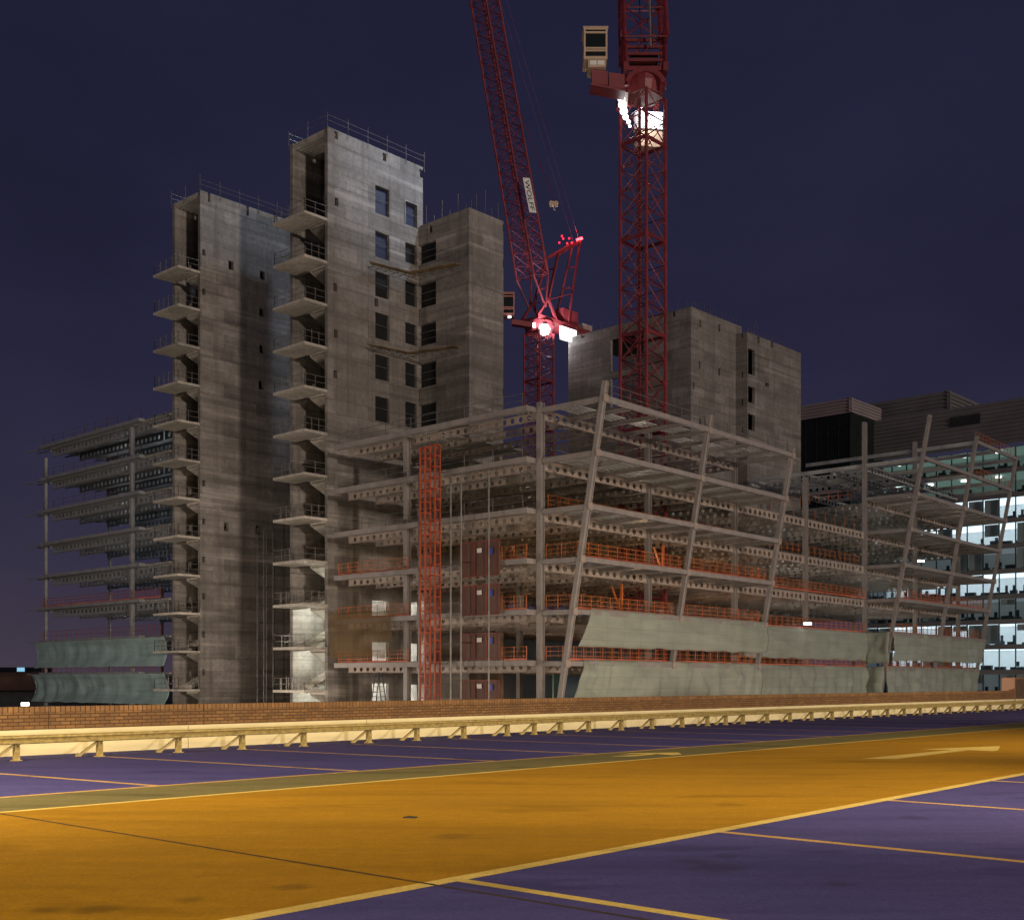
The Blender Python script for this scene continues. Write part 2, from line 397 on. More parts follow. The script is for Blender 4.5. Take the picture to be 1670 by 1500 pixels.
def arrow(a0, a1, q, w, hl, hw):
    b = MB(); z = 0.0013
    b.quad(dk(a0, q - w * 1.1, z), dk(a0 + 0.4, q + w, z), dk(a1 - hl, q + w * 0.6, z), dk(a1 - hl, q - w * 0.6, z))
    b.poly([dk(a1 - hl - 0.5, q - hw, z), dk(a1 - hl - 0.1, q - hw, z), dk(a1, q + 0.05, z), dk(a1 - hl + 0.3, q + hw, z), dk(a1 - hl - 0.05, q + hw, z), dk(a1 - hl + 0.1, q, z)])
    return struct(b.build("direction_arrow", M['line']))
arrow(23.1, 29.9, -10.9, 0.27, 2.3, 0.72)
arrow(20.2, 22.4, -15.3, 0.17, 0.9, 0.55)
# oil stains soaked into the coatings
def stain_mat():
    m, nt, b_ = newmat("oil_stain")
    b_.inputs["Base Color"].default_value = (0.03, 0.022, 0.018, 1); b_.inputs["Roughness"].default_value = 0.8
    n = noise_tex(nt, coords(nt), 3.5, 5, 0.65)
    g = nt.nodes.new("ShaderNodeTexCoord"); gr_ = nt.nodes.new("ShaderNodeTexGradient"); gr_.gradient_type = 'SPHERICAL'
    mp = nt.nodes.new("ShaderNodeMapping"); mp.inputs["Location"].default_value = (-1, -1, 0); mp.inputs["Scale"].default_value = (2, 2, 0)
    nt.links.new(g.outputs["Generated"], mp.inputs[0]); nt.links.new(mp.outputs[0], gr_.inputs[0])
    mu = nt.nodes.new("ShaderNodeMath"); mu.operation = 'MULTIPLY'; nt.links.new(n, mu.inputs[0]); nt.links.new(gr_.outputs[1], mu.inputs[1])
    f = ramp(nt, mu.outputs[0], ((0.10, 0.0), (0.36, 0.17)))
    tp = nt.nodes.new("ShaderNodeBsdfTransparent"); mx = nt.nodes.new("ShaderNodeMixShader")
    nt.links.new(f, mx.inputs[0]); nt.links.new(tp.outputs[0], mx.inputs[1]); nt.links.new(b_.outputs[0], mx.inputs[2])
    nt.links.new(mx.outputs[0], nt.nodes["Material Output"].inputs[0]); return m
SM = stain_mat()
for x, y, sx, sy in ((1170, 1415, 0.45, 0.22), (1130, 1403, 0.3, 0.16), (1185, 1395, 0.22, 0.12), (1370, 1440, 0.22, 0.12), (1490, 1333, 0.3, 0.18), (160, 1482, 0.22, 0.14), (75, 1484, 0.16, 0.1), (480, 1446, 0.22, 0.13), (310, 1466, 0.18, 0.11), (735, 1363, 0.3, 0.16), (1190, 1312, 0.3, 0.2)):
    k = 1.6 / (y - HY); cx_, cy_ = (x - CX) * k, FPX * k
    b = MB(); c = V((cx_, cy_, 0.0009)); b.quad(c - D2 * sx - N2 * sy, c - D2 * sx + N2 * sy, c + D2 * sx + N2 * sy, c + D2 * sx - N2 * sy)
    struct(b.build("oil_stain", SM))
# small flat piece of debris on the lane
b = MB()
for k in range(12):
    t0, t1 = 2 * math.pi * k / 12, 2 * math.pi * (k + 1) / 12
    c = V(((669 - CX) * 1.6 / 223, 3120 / 223, 0.012))
    r = lambda t: c + V((0.085 * math.cos(t), 0.06 * math.sin(t), 0))
    b.poly([c + V((0, 0, 0.012)), r(t0), r(t1)]); b.quad(r(t0), r(t1), r(t1) - UPZ * 0.012, r(t0) - UPZ * 0.012)
tag(b.build("lane_debris", M['black']), "small dark piece of debris lying in the middle of the ochre lane", "debris")

# parapet: brick wall, white upstand, pier
AW0, AW1 = -40.0, 84.0
w = thing("parapet_wall", dk(20, -25.1), "long low brown brick parapet running behind the crash barrier", "wall")
JO = [-38.2, 16.55, 24.6, 33, 42, 52, 63, 75]
edges = [AW0, -20, 4.0, 12.6 + 0.0] + [s for s in JO if s > 13] + [AW1]
edges = sorted(set(edges))
for a0, a1 in zip(edges[:-1], edges[1:]):
    b = MB(); b.box(dk(a0 + 0.008, -25.37, -0.4), D2 * (a1 - a0 - 0.016), N2 * 0.27, V((0, 0, 1.32))); b.build("brick_panel", M['brick'], w)
    b = MB(); b.box(dk(a0 + 0.008, -25.38, 0.925), D2 * (a1 - a0 - 0.016), N2 * 0.285, V((0, 0, 0.115))); b.build("coping", M['brickcap'], w)
u = thing("concrete_upstand", dk(20, -25), "white painted low concrete upstand behind the crash barrier, at the foot of the brick parapet", "upstand wall")
a = AW0; k = 0
while a < AW1:
    L = 5.6
    b = MB(); b.box(dk(a + 0.012, -25.09, 0.0), D2 * (L - 0.024), N2 * 0.16, V((0, 0, 0.545))); b.build("upstand_panel", M['upstand'], u)
    a += L
gr = thing("crash_barrier", dk(20, -23.5), "galvanised steel crash barrier along the parapet", "crash barrier")
b = MB(); prof = [(0.0, 0.335), (0.055, 0.35), (0.06, 0.385), (0.015, 0.41), (0.015, 0.435), (0.06, 0.46), (0.055, 0.495), (0.0, 0.51)]
for (x0, z0), (x1, z1) in zip(prof[:-1], prof[1:]):
    b.quad(dk(AW0, -23.36 + x0, z0), dk(AW1, -23.36 + x0, z0), dk(AW1, -23.36 + x1, z1), dk(AW0, -23.36 + x1, z1))
    b.quad(dk(AW0, -23.39 + x0, z1), dk(AW1, -23.39 + x0, z1), dk(AW1, -23.39 + x1, z0), dk(AW0, -23.39 + x1, z0))
b.build("rail_beam", M['rail'], gr)
pa = [-1.6, 0.2, 2, 3.8, 5.6, 7.4, 9.2, 11.1, 12.9, 14.8, 16.5, 18.3, 20.4, 22.1, 23.9, 25.7, 26.9, 28.1, 29.5, 31.2, 32.9, 34.7, 36.3, 37.5, 38.7]
while pa[-1] < 80: pa.append(pa[-1] + 1.75)
b = MB()                                              # a post: boxed channel, base plate and splayed strut
b.box((-0.05, -0.06, 0.0), (0.10, 0, 0), (0, 0.018, 0), (0, 0, 0.36)); b.box((-0.05, -0.042, 0), (0.015, 0, 0), (0, 0.10, 0), (0, 0, 0.36)); b.box((0.035, -0.042, 0), (0.015, 0, 0), (0, 0.10, 0), (0, 0, 0.36))
b.cbox((0, 0.0, 0.009), 0.085, 0.085, 0.008)
pm = b.mesh("post")
b = MB(); b.bar((-0.035, 0.05, 0.31), (-0.36, 0.14, 0.055), 0.07, 0.05); b.bar((-0.34, 0.14, 0.045), (-0.46, 0.17, 0.04), 0.07, 0.06)
sm = b.mesh("strut")
b = MB(); b.cbox((0, -0.0625, 0.29), 0.014, 0.003, 0.014); bm_ = b.mesh("bolt")
rz = ANG
for a in pa:
    p = place(pm, "post", M['rail'], gr, dk(a, -23.46), rz); WL[p] = V((0, 0, 0))
    st = place(sm, "strut", M['rail']); st.parent = p
    bo = place(bm_, "bolt", M['black']); bo.parent = p
pier = thing("brick_pier", dk(60, -25.2), "square brown pier at the far right end of the brick parapet", "pier")
ap = s_at(1648, (-25.2 * DY, 25.2 * DX), (DX, DY))
b = MB(); b.box(dk(ap, -25.6, -0.4), D2 * 9, N2 * 0.62, V((0, 0, 2.1))); b.build("pier_wall", simple("pier_brown", (0.10, 0.065, 0.045), 0.85, 0, 0.25, 2), pier)
b = MB(); b.box(dk(ap - 0.12, -25.66, -0.4), D2 * 0.12, N2 * 0.74, V((0, 0, 2.16))); b.box(dk(ap, -25.66, 1.7), D2 * 9, N2 * 0.74, V((0, 0, 0.1))); b.build("pier_trim", M['brown'], pier)

# ground far below
b = MB(); b.quad((-2500, -600, -11), (2500, -600, -11), (2500, 4500, -11), (-2500, 4500, -11)); struct(b.build("ground", M['ground']))

# =================================================================== building frame
A = V((0.647, 0.762, 0)); B = V((-0.735, 0.678, 0)); AC = V((0.68, 0.735, 0)).normalized()
C0 = V((2.2, 92.0, 0))
def F(u, v, z=0.0): return C0 + A * u + B * v + V((0, 0, z))
GZ = -11.0
BAY = 14.76
LVLS = [22.6, 18.7, 14.8, 10.95, 7.05, 3.15]           # slab tops, absolute height
def vp(z): return -(2.04 + 0.1863 * (z - 1.6 + 1.16))   # overhang of the leaning front

CELL = {}
def cell_mesh(L, depth, hole, pitch, fw, skip_ends=0.45):
    key = (round(L, 2), depth, hole, pitch, fw)
    if key in CELL: return CELL[key]
    b = MB(); n = max(1, int((L - 2 * skip_ends) / pitch)); p = (L - 2 * skip_ends) / n
    tf = 0.035; h = depth - 2 * tf; zc = -depth / 2; NS = 16; r = hole / 2
    for x0, x1 in ((0, skip_ends), (L - skip_ends, L)):
        b.quad((x0, 0, zc - h / 2), (x1, 0, zc - h / 2), (x1, 0, zc + h / 2), (x0, 0, zc + h / 2))
    for i in range(n):
        cx = skip_ends + (i + 0.5) * p; base = len(b.v)
        for k in range(NS):
            t = 2 * math.pi * k / NS; c, s_ = math.cos(t), math.sin(t)
            b.v.append((cx + r * c, 0, zc + r * s_))
            if k % 4 == 2: ex, ez = math.copysign(p / 2, c), math.copysign(h / 2, s_)
            else:
                m_ = min(p / 2 / abs(c) if abs(c) > 1e-6 else 1e9, h / 2 / abs(s_) if abs(s_) > 1e-6 else 1e9)
                ex, ez = c * m_, s_ * m_
            b.v.append((cx + ex, 0, zc + ez))
        for k in range(NS):
            k2 = (k + 1) % NS
            b.f.append((base + 2 * k, base + 2 * k + 1, base + 2 * k2 + 1, base + 2 * k2))
    for z0 in (-tf, -depth):
        b.box((0, -fw / 2, z0), (L, 0, 0), (0, fw, 0), (0, 0, tf))
    CELL[key] = b.mesh("cellular_beam"); return CELL[key]
def cell_beam(p, q, ztop, parent, name="cellular_beam", depth=0.8, hole=0.5, pitch=0.92, fw=0.22, mat=None):
    d = V((q[0] - p[0], q[1] - p[1], 0))
    return place(cell_mesh(d.length, depth, hole, pitch, fw), name, mat or M['beam'], parent, (p[0], p[1], ztop), math.atan2(d.y, d.x))
def cell_append(mb, p, q, ztop, depth, hole, pitch, fw):
    d = V((q[0] - p[0], q[1] - p[1], 0)); me = cell_mesh(d.length, depth, hole, pitch, fw)
    mt = Matrix.Translation((p[0], p[1], ztop)) @ Matrix.Rotation(math.atan2(d.y, d.x), 4, 'Z')
    i = len(mb.v)
    mb.v += [tuple(mt @ vv.co) for vv in me.vertices]; mb.f += [tuple(i + k for k in pl.vertices) for pl in me.polygons]

def deck_rect(mb_slab, mb_ribs, u0, u1, v0, v1, z, rib=0.6, ff=None):
    f = ff or F
    o = f(u0, v0, z - 0.10)
    mb_slab.box(o, f(u1, v0) - f(u0, v0), f(u0, v1) - f(u0, v0), (0, 0, 0.10))
    v = v0 + 0.1
    while v + 0.32 < v1:
        o = f(u0 + 0.05, v, z - 0.19)
        mb_ribs.box(o, f(u1 - 0.05, v) - f(u0 + 0.05, v), f(u0, v + 0.32) - f(u0, v), (0, 0, 0.086)); v += rib

sb = thing("steel_building", F(0, 0, GZ), "steel-framed building under construction with open floors and leaning front columns", "building")
joist_rest = MB()
n_ind = 0
J = BAY / 4
for li, z in enumerate(LVLS):
    top = li == 0
    fl = None
    vz = vp(z); fls = []
    def deck_part(*a):
        slab, ribs = MB(), MB(); deck_rect(slab, ribs, *a)
        f_ = slab.build("floor_slab", M['slab'], sb); ribs.build("metal_decking", M['galv'], f_); fls.append(f_)
    if not top:
        deck_part(-1.15, 11.2, 0.6, 23.4, z)
        deck_part(11.25, 6 * BAY, 0.05, 30, z)
        deck_part(0.25, 2 * BAY - 0.25, vz + 0.25, 0.0, z)
        deck_part(4 * BAY + 0.25, 6 * BAY - 0.25, vz + 0.25, 0.0, z)
    else:
        deck_part(-1.15, 11.2, 11.5, 23.4, z)
        deck_part(4 * BAY + 0.25, 6 * BAY - 0.25, vz + 0.25, 0.0, z)
        deck_part(4 * BAY + 3.7, 6 * BAY, 0.05, 30, z)
        fl = fls[0]
        for i in range(8):                             # loose bundles of decking on the top frame
            u0 = i * J + 0.3
            ribs = MB()
            for k in range(4 if i % 3 else 5):
                vv = -1.0 - (i % 4) * 0.55 - k * 0.42
                if vv - 0.3 < vz + 0.4: break
                ribs.box(F(u0, vv - 0.22, z - 0.10), A * (J - 0.5), B * 0.22, (0, 0, 0.06))
            ribs.build('loose_decking', M['galv'], sb)
        ribs = MB()
        for i in range(0, 5):
            for k in range(4): ribs.box(F(i * 2.4 - 0.6, 1.0 + k * 0.45 + 0.3 * i, z - 0.10), A * 2.0, B * 0.22, (0, 0, 0.06))
        ribs.build('loose_decking', M['galv'], sb)
    fl = fls[0]
    # joists along v
    for i in range(0, 25):
        uu = i * J
        segs = ([(0.6, 12.0), (12.0, 23.4)] if uu < 11 else [(0.05, 15.0), (15.0, 30.0)])
        for j, (va, vb) in enumerate(segs):
            if top and 2 * BAY + 1 < uu < 4 * BAY + 3: continue
            if top and uu < 2 * BAY + 1 and uu > 11 and j: continue
            p, q = F(uu + (0.35 if i == 0 else 0), va), F(uu + (0.35 if i == 0 else 0), vb)
            if i <= 7 or (16 <= i <= 17):
                cell_beam(p, q, z - 0.2, fl, "joist", 0.62, 0.40, 0.86, 0.2); n_ind += 1
            else:
                cell_append(joist_rest, p, q, z - 0.2, 0.62, 0.40, 0.86, 0.2)
    # primary beams along u
    for k in range(6):
        if top and k in (2, 3): continue
        cell_beam(F(k * BAY + 0.22, 0), F((k + 1) * BAY - 0.22, 0), z - 0.12, fl, "cellular_beam")
        if k >= 1 and not top: cell_append(joist_rest, F(k * BAY + 0.22, 15), F((k + 1) * BAY - 0.22, 15), z - 0.2, 0.8, 0.5, 0.92, 0.22)
    # overhang joists
    for k0 in (0, 4):
        for i in range(1, 8):
            uu = k0 * BAY + i * J
            b = MB(); b.isec(F(uu, vz + 0.2, z - 0.33), F(uu, -0.1, z - 0.33), 0.16, 0.3); b.build("bracket_beam", M['steel'], fl)
    # edge beams of the leaning front
    for k0 in (0, 4):
        for k in (k0, k0 + 1):
            b = MB(); b.bar(F(k * BAY + 0.2, vz, z - 0.24), F((k + 1) * BAY - 0.2, vz, z - 0.22), 0.34, 0.38); b.build("edge_beam", M['steel'], fl)
    for uu in (0, 2 * BAY, 4 * BAY, 6 * BAY):
        b = MB(); b.bar(F(uu, vz + 0.15, z - 0.27), F(uu, -0.2, z - 0.22), 0.28, 0.38); b.build("return_beam", M['steel'], fl)
    # edge trim of the left facade
    b = MB(); b.box(F(-1.32, 0.3, z - 0.38), A * 0.16, B * 23.2, (0, 0, 0.42)); b.box(F(-1.15, 0.3, z - 0.38), A * 1.15, B * 0.12, (0, 0, 0.40))
    b.box(F(-1.15, 0.42, z - 0.38), A * 0.35, B * 23.0, (0, 0, 0.04))
    b.build("edge_trim", M['steel'], fl)
joist_rest.build("joist_grid", M['beam'], sb)["kind"] = "stuff"
# two floors more over the right-hand bay, still bare frame
fr = MB()
for z in (26.5, 30.4):
    vz = vp(z)
    pts = ((4, 5), (5, 6)) if z < 27 else ((5, 6),)
    for k, k1 in pts:
        b = MB(); b.bar(F(k * BAY + 0.2, vz, z - 0.2), F(k1 * BAY - 0.2, vz, z - 0.2), 0.3, 0.4); b.build("edge_beam", M['steel'], sb)
    for i in range(0, 9, 2):
        uu = 4 * BAY + i * J
        if z > 27 and i < 4: continue
        b = MB(); b.isec(F(uu, vz + 0.2, z - 0.3), F(uu, 15, z - 0.3), 0.2, 0.45); b.build("floor_beam", M['galv'], sb)
    if z < 27:
        for vv in (0.0, 4.0, 8.0, 15.0): cell_beam(F(4 * BAY + 0.2, vv), F(6 * BAY - 0.2, vv), z - 0.1, sb, "cellular_beam", 0.8, 0.5, 0.92, 0.22, M['galv'])
        for uu in (4.25 * BAY, 4.5 * BAY, 4.75 * BAY, 5.25 * BAY): cell_beam(F(uu, 0.3), F(uu, 15), z - 0.1, sb, "cellular_beam", 0.62, 0.4, 0.86, 0.2, M['galv'])
# columns
for k in range(7):
    zt = {4: 31.2, 5: 31.2}.get(k, 23.0)
    b = MB(); b.isec(F(k * BAY, 0, GZ), F(k * BAY, 0, zt), 0.44, 0.5, 0.06, 0.06, A); b.build("column", M['steel'], sb)
for uu in [0] + [k * BAY for k in range(1, 7)]:
    for vv in ((15.2,) if uu == 0 else (15.0, 30.0)):
        b = MB(); b.isec(F(uu, vv, GZ), F(uu, vv, 22.55 if uu == 0 or not 2 * BAY < uu < 4 * BAY else 18.7), 0.44, 0.5, 0.06, 0.06, A); b.build("column", M['steel'], sb)
for k in (0, 1, 2, 4, 5, 6):
    zt = {0: 23.6, 1: 23.6, 2: 23.1, 4: 30.9, 5: 30.9, 6: 30.6}[k]
    zb = 0.2 if k in (0, 4) else -3
    b = MB(); p, q = F(k * BAY, vp(zb), zb), F(k * BAY, vp(zt), zt)
    b.isec(p, q, 0.36, 0.42, 0.1, 0.07, A); b.bar(p, q, 0.2, 0.38, A); b.build("leaning_column", M['steel'], sb)
    b = MB(); b.bar(F(k * BAY, vp(zb), zb), F(k * BAY, vp(zb) + 0.4, GZ), 0.45); b.build("column_foot", M['steel'], sb)
for k in (0, 1, 2, 4, 5, 6):                                 # bolted joints where the edge beams meet the leaning columns
    for z in LVLS:
        b = MB(); c = F(k * BAY, vp(z), z - 0.25); b.box(c - A * 0.27 - B * 0.25 - UPZ * 0.27, A * 0.54, B * 0.10, (0, 0, 0.54))
        for sx in (-0.18, 0.18):
            for sz in (-0.16, 0.16): b.box(c + A * (sx - 0.04) - B * 0.275 + UPZ * (sz - 0.04), A * 0.08, B * 0.024, (0, 0, 0.08))
        b.build("joint_plate", M['beam'], sb)
# hidden lower floors
for z in (-0.75, -4.65, -8.5):
    b = MB(); b.box(F(-1.1, 0.3, z - 0.3), A * (6 * BAY + 1), B * 29, (0, 0, 0.3)); b.build("floor_slab", M['slab'], sb)
for z in (-0.6, 3.3):
    b = MB(); b.box(F(16.5, 28.9, z), A * (6 * BAY - 17), B * 0.1, (0, 0, 3.3)); b.build('rear_screen', M['mullion'], sb)
# lower-floor partition panels seen behind the columns
b = MB()
for uu, vv, w_ in ((6.5, 4.0, 1.0), (9.5, 3.0, 1.4), (13, 5, 1.0)): b.box(F(uu, vv, -0.7), A * w_, B * 0.12, (0, 0, 2.9))
b.build("partition_panel", simple("teal_panel", (0.12, 0.24, 0.24), 0.6, 0, 0.1, 1), sb)

# --------------------------------------------------------------- left block
K2 = V((-16.9, 109.6, 0)); K1 = K2 + B * 20.9
def FL(u, v, z=0.0): return K1 + A * u + B * v + V((0, 0, z))
lb = thing("steel_building", FL(0, 12, GZ), "darker steel-framed block at the left edge, beyond the left stair tower", "building")
LLV = [30.2, 26.25, 22.3, 18.35, 14.4, 10.5, 6.5, 2.55]
rest = MB()
for li, z in enumerate(LLV):
    slab, ribs = MB(), MB()
    deck_rect(slab, ribs, -0.2, 16, 5.6, 33.5, z, 0.6, FL)
    fl = slab.build("floor_slab", M['slab'], lb); ribs.build("metal_decking", M['galv'], fl)
    b = MB(); b.box(FL(-0.9, 10.6, z - 0.30), A * 0.7, B * 23.4, (0, 0, 0.36)); b.build("edge_trim", M['steelshade'], fl)
    b = MB(); b.box(FL(0.35, 5.7, z - 0.45), A * 0.14, B * 5, (0, 0, 0.45)); b.build("edge_trim", M['steelshade'], fl)
    b = MB(); b.bar(FL(0.3, 33.6, z - 0.25), FL(16, 33.6, z - 0.25), 0.2, 0.45); b.build("edge_beam", M['steelshade'], fl)
    for uu in (0.6, 4.2, 8.0, 11.9, 15.7):
        cell_beam(FL(uu, 5.7), FL(uu, 13.6), z - 0.2, fl, "joist", 0.95, 0.52, 0.92, 0.2, M["steelshade"])
        cell_beam(FL(uu, 13.9), FL(uu, 33.4), z - 0.2, fl, "joist", 0.95, 0.52, 0.92, 0.2, M["steelshade"])
    for uu in (-0.6, 0.7, 4.2, 8.2):
        b = MB(); b.bar(FL(uu, 33.6, z - 0.28), FL(uu, 37.6 - 0.1 * uu, z - 0.14), 0.14, 0.16); b.build("bracket_beam", M['steelshade'], fl)
for uu, vv in ((0.1, 13.75), (0.1, 34.2), (8.2, 13.75), (8.2, 33.0), (15.8, 13.75), (15.8, 33.0)):
    b = MB(); b.isec(FL(uu, vv, GZ), FL(uu, vv, 30.0 if vv < 20 else 29.0), 0.38 if vv < 20 else 0.3, 0.42 if vv < 20 else 0.32, 0.08, 0.05, A); b.build("column", M['steelshade'], lb)
for z in (-1.4, -5.3):
    b = MB(); b.box(FL(-0.2, 5.6, z - 0.3), A * 16, B * 28, (0, 0, 0.3)); b.build("floor_slab", M['slab'], lb)

# =================================================================== concrete cores
def holed_wall(mb, o, d, W, z0, z1, inward, holes):
    """wall from point o along d, thickness vector inward, with rectangular holes (s0, s1, za, zb)"""
    o, d, inward = V(o), V(d), V(inward)
    S = sorted({0.0, W, *[h[0] for h in holes], *[h[1] for h in holes]}); Zs = sorted({z0, z1, *[h[2] for h in holes], *[h[3] for h in holes]})
    S = [x for x in S if 0 <= x <= W]; Zs = [x for x in Zs if z0 <= x <= z1]
    nS, nZ = len(S) - 1, len(Zs) - 1
    def solid(i, j):
        if i < 0 or j < 0 or i >= nS or j >= nZ: return False
        sx, zz = (S[i] + S[i + 1]) / 2, (Zs[j] + Zs[j + 1]) / 2
        return not any(h[0] < sx < h[1] and h[2] < zz < h[3] for h in holes)
    P = lambda s_, z, t: o + d * s_ + inward * t + UPZ * z
    for i in range(nS):
        for j in range(nZ):
            if not solid(i, j): continue
            a0, a1, b0, b1 = S[i], S[i + 1], Zs[j], Zs[j + 1]
            mb.quad(P(a0, b0, 0), P(a1, b0, 0), P(a1, b1, 0), P(a0, b1, 0)); mb.quad(P(a0, b0, 1), P(a0, b1, 1), P(a1, b1, 1), P(a1, b0, 1))
            if not solid(i - 1, j): mb.quad(P(a0, b0, 0), P(a0, b1, 0), P(a0, b1, 1), P(a0, b0, 1))
            if not solid(i + 1, j): mb.quad(P(a1, b0, 0), P(a1, b0, 1), P(a1, b1, 1), P(a1, b1, 0))
            if not solid(i, j - 1): mb.quad(P(a0, b0, 0), P(a0, b0, 1), P(a1, b0, 1), P(a1, b0, 0))
            if not solid(i, j + 1): mb.quad(P(a0, b1, 0), P(a1, b1, 0), P(a1, b1, 1), P(a0, b1, 1))

TOPZ = 52.4
LZ = [44.0 - 3.93 * k for k in range(14)]               # landing levels
def px_hole(x0, x1, y0, y1, P, D):
    s0, s1 = sorted((s_at(x0, P, D), s_at(x1, P, D))); Ym = P[1] + D[1] * (s0 + s1) / 2
    return (s0, s1, z_at(y1, Ym), z_at(y0, Ym))

def handrail_mb(mb, pts, z, h=1.1, sp=1.4, r=0.03, tall=None):
    for p, q in zip(pts[:-1], pts[1:]):
        p, q = V(p), V(q); L = (q - p).length; n = max(1, round(L / sp))
        for i in range(n + 1):
            c = p + (q - p) * i / n; hh = (tall or h) * (1 + 0.18 * random.random())
            mb.tube(V3(c, z + c.z), V3(c, z + c.z + hh), r, 5)
        for k in (0.5, 1.0): mb.tube(V3(p, z + p.z + h * k), V3(q, z + q.z + h * k), r * 0.85, 5)

def stair_tower(K, label, holes, W, D):
    t = thing("stair_tower", K + V((0, 0, GZ)), label, "tower")
    th = 0.42
    wall = MB()
    holed_wall(wall, K, AC, W, GZ, TOPZ, B * th, holes)                      # broad right face
    holed_wall(wall, K + B * (D - th), AC, W, GZ, TOPZ, B * th, [])           # far side
    holed_wall(wall, K + AC * (W - th) + B * th, B, D - 2 * th, GZ, TOPZ, AC * th, [])
    holed_wall(wall, K + AC * 5.0 + B * th, B, D - 2 * th, GZ, TOPZ - 3, AC * 0.3, [])
    wall.build("shaft_wall", M['concrete'], t)
    b = MB(); b.box(K + B * th + AC * 0.06 + V((0, 0, TOPZ - 0.42)), AC * (W - 0.6), B * (D - 2 * th), (0, 0, 0.36))
    rf = b.build("roof_slab", M['landing'], t)
    b = MB()
    for i in range(18): b.box(K + B * (th + 0.05) + AC * (0.2 + 0.4 * i) + V((0, 0, TOPZ - 0.52)), AC * 0.2, B * (D - 2 * th - 0.1), (0, 0, 0.09))
    b.build("roof_decking", M['galv'], rf)
    for i, z in enumerate(LZ):
        if z < GZ + 1: continue
        b = MB()                                           # cantilevered landing
        b.box(K + AC * -2.6 + B * 0.05 + V((0, 0, z - 0.24)), AC * 2.6, B * 4.75, (0, 0, 0.24))
        b.box(K + AC * 0.0 + B * (D / 2 - 0.15) + V((0, 0, z - 0.24)), AC * 0.25, B * 0.3, (0, 0, 0.24))
        ld = b.build("stair_landing", M['landing'], t)
        r = MB(); pts = [K + AC * -0.1 + B * 0.15, K + AC * -2.5 + B * 0.15, K + AC * -2.5 + B * 4.7, K + AC * -0.1 + B * 4.7]
        handrail_mb(r, pts, z, 1.1, 0.95 if i % 2 else 1.2)
        r.build("handrail", M['tube'], ld)
        for side, (va, vb), (za, zb) in ((0, (th + 0.05, th + 2.2), (z - 0.2, z - 2.2)), (1, (D - th - 2.2, D - th - 0.05), (z - 2.2, z - 3.95))):
            if i == len(LZ) - 1: break
            f = MB(); p0 = K + AC * 0.04 + B * va; L = AC * 3.95; wv = B * (vb - va)
            n = 11
            for k in range(n):                              # sawtooth treads on a raking waist
                s0, s1 = L * (k / n), L * ((k + 1) / n)
                h0 = za + (zb - za) * k / n if side == 0 else zb + (za - zb) * k / n
                zt = max(h0, za + (zb - za) * (k + 1) / n) if side == 0 else max(h0, zb + (za - zb) * (k + 1) / n)
                f.box(p0 + s0 + UPZ * (zt - 0.2), s1 - s0, wv, (0, 0, 0.2))
            z0_, z1_ = (za, zb) if side == 0 else (zb, za)
            f.poly([p0 + UPZ * (z0_ - 0.28), p0 + L + UPZ * (z1_ - 0.28), p0 + L + wv + UPZ * (z1_ - 0.28), p0 + wv + UPZ * (z0_ - 0.28)])
            for ww in (V((0, 0, 0)), wv):
                f.quad(p0 + ww + UPZ * (z0_ - 0.28), p0 + L + ww + UPZ * (z1_ - 0.28), p0 + L + ww + UPZ * (z1_ - 0.02), p0 + ww + UPZ * (z0_ - 0.02))
            f.build("stair_flight", M['landing'], t)
        b = MB(); b.box(K + AC * 4.0 + B * (th + 0.03) + V((0, 0, z - 2.4)), AC * 0.98, B * (D - 2 * th - 0.06), (0, 0, 0.22)); b.build("half_landing", M['landing'], t)
    return t

ac2 = (AC.x, AC.y)
h1 = []
for x, y in ((376.7, 433), (428, 449), (427, 509), (427, 569), (426, 628), (369, 859), (421, 864)):
    h1.append(px_hole(x - 4, x + 4, y - 7, y + 7, K1, ac2))
for y in (412, 476, 788, 850, 912, 972, 1034, 1096): h1.append(px_hole(330, 335, y - 5, y + 5, K1, ac2))
for x, y in ((341, 322), (404, 344)): h1.append(px_hole(x - 2, x + 2, y - 8, y + 8, K1, ac2))
t1 = stair_tower(K1, "left concrete stair tower with bluish lit top and many cantilevered landings", h1, 11.9, 5.3)
h2 = []
for y0, y1 in ((307, 350), (381, 421), (447, 485), (513, 553), (581, 619), (649, 687)): h2.append(px_hole(612, 635, y0 - 1, y1 + 1, K2, ac2))
for y0, y1 in ((333, 368), (399, 429), (462, 498), (529, 561), (594, 630), (658, 696)): h2.append(px_hole(661, 680, y0 - 1, y1 + 1, K2, ac2))
for y0, y1 in ((980, 1006), (1047, 1078), (1114, 1150)): h2.append(px_hole(607, 634, y0, y1, K2, ac2)); h2.append(px_hole(668, 680, y0 + 2, y1, K2, ac2))
for x, y in ((548, 222), (627, 258), (687, 285), (549, 331), (547, 470), (548, 546), (547, 612), (614, 495), (614, 740)): h2.append(px_hole(x - 3, x + 3, y - 8, y + 5, K2, ac2))
t2 = stair_tower(K2, "tallest concrete tower, centre left, with window openings in its right face and lit lower stairs", h2, 11.9, 5.65)
for i, hh in enumerate(h2[:12]):                          # added sheets stand in for the dark interior and the sky behind
    if True:
        b = MB(); p = K2 + AC * (hh[0] - 0.1) + B * 0.34; b.box(p + UPZ * (hh[2] - 0.1), AC * (hh[1] - hh[0] + 0.2), B * 0.03, (0, 0, hh[3] - hh[2] + 0.2)); b.build("opening_backing", M['openingsky' if i in (0, 1, 6) else 'openingdark'], t2)
    b = MB(); zm = hh[2] + 0.55 * (hh[3] - hh[2])
    b.tube(K2 + AC * (hh[0] - 0.1) + B * 0.12 + UPZ * zm, K2 + AC * (hh[1] + 0.1) + B * 0.12 + UPZ * (zm - 0.05), 0.03, 5); b.build("window_bar", M['tube'], t2)
hh = h2[6]
b = MB()
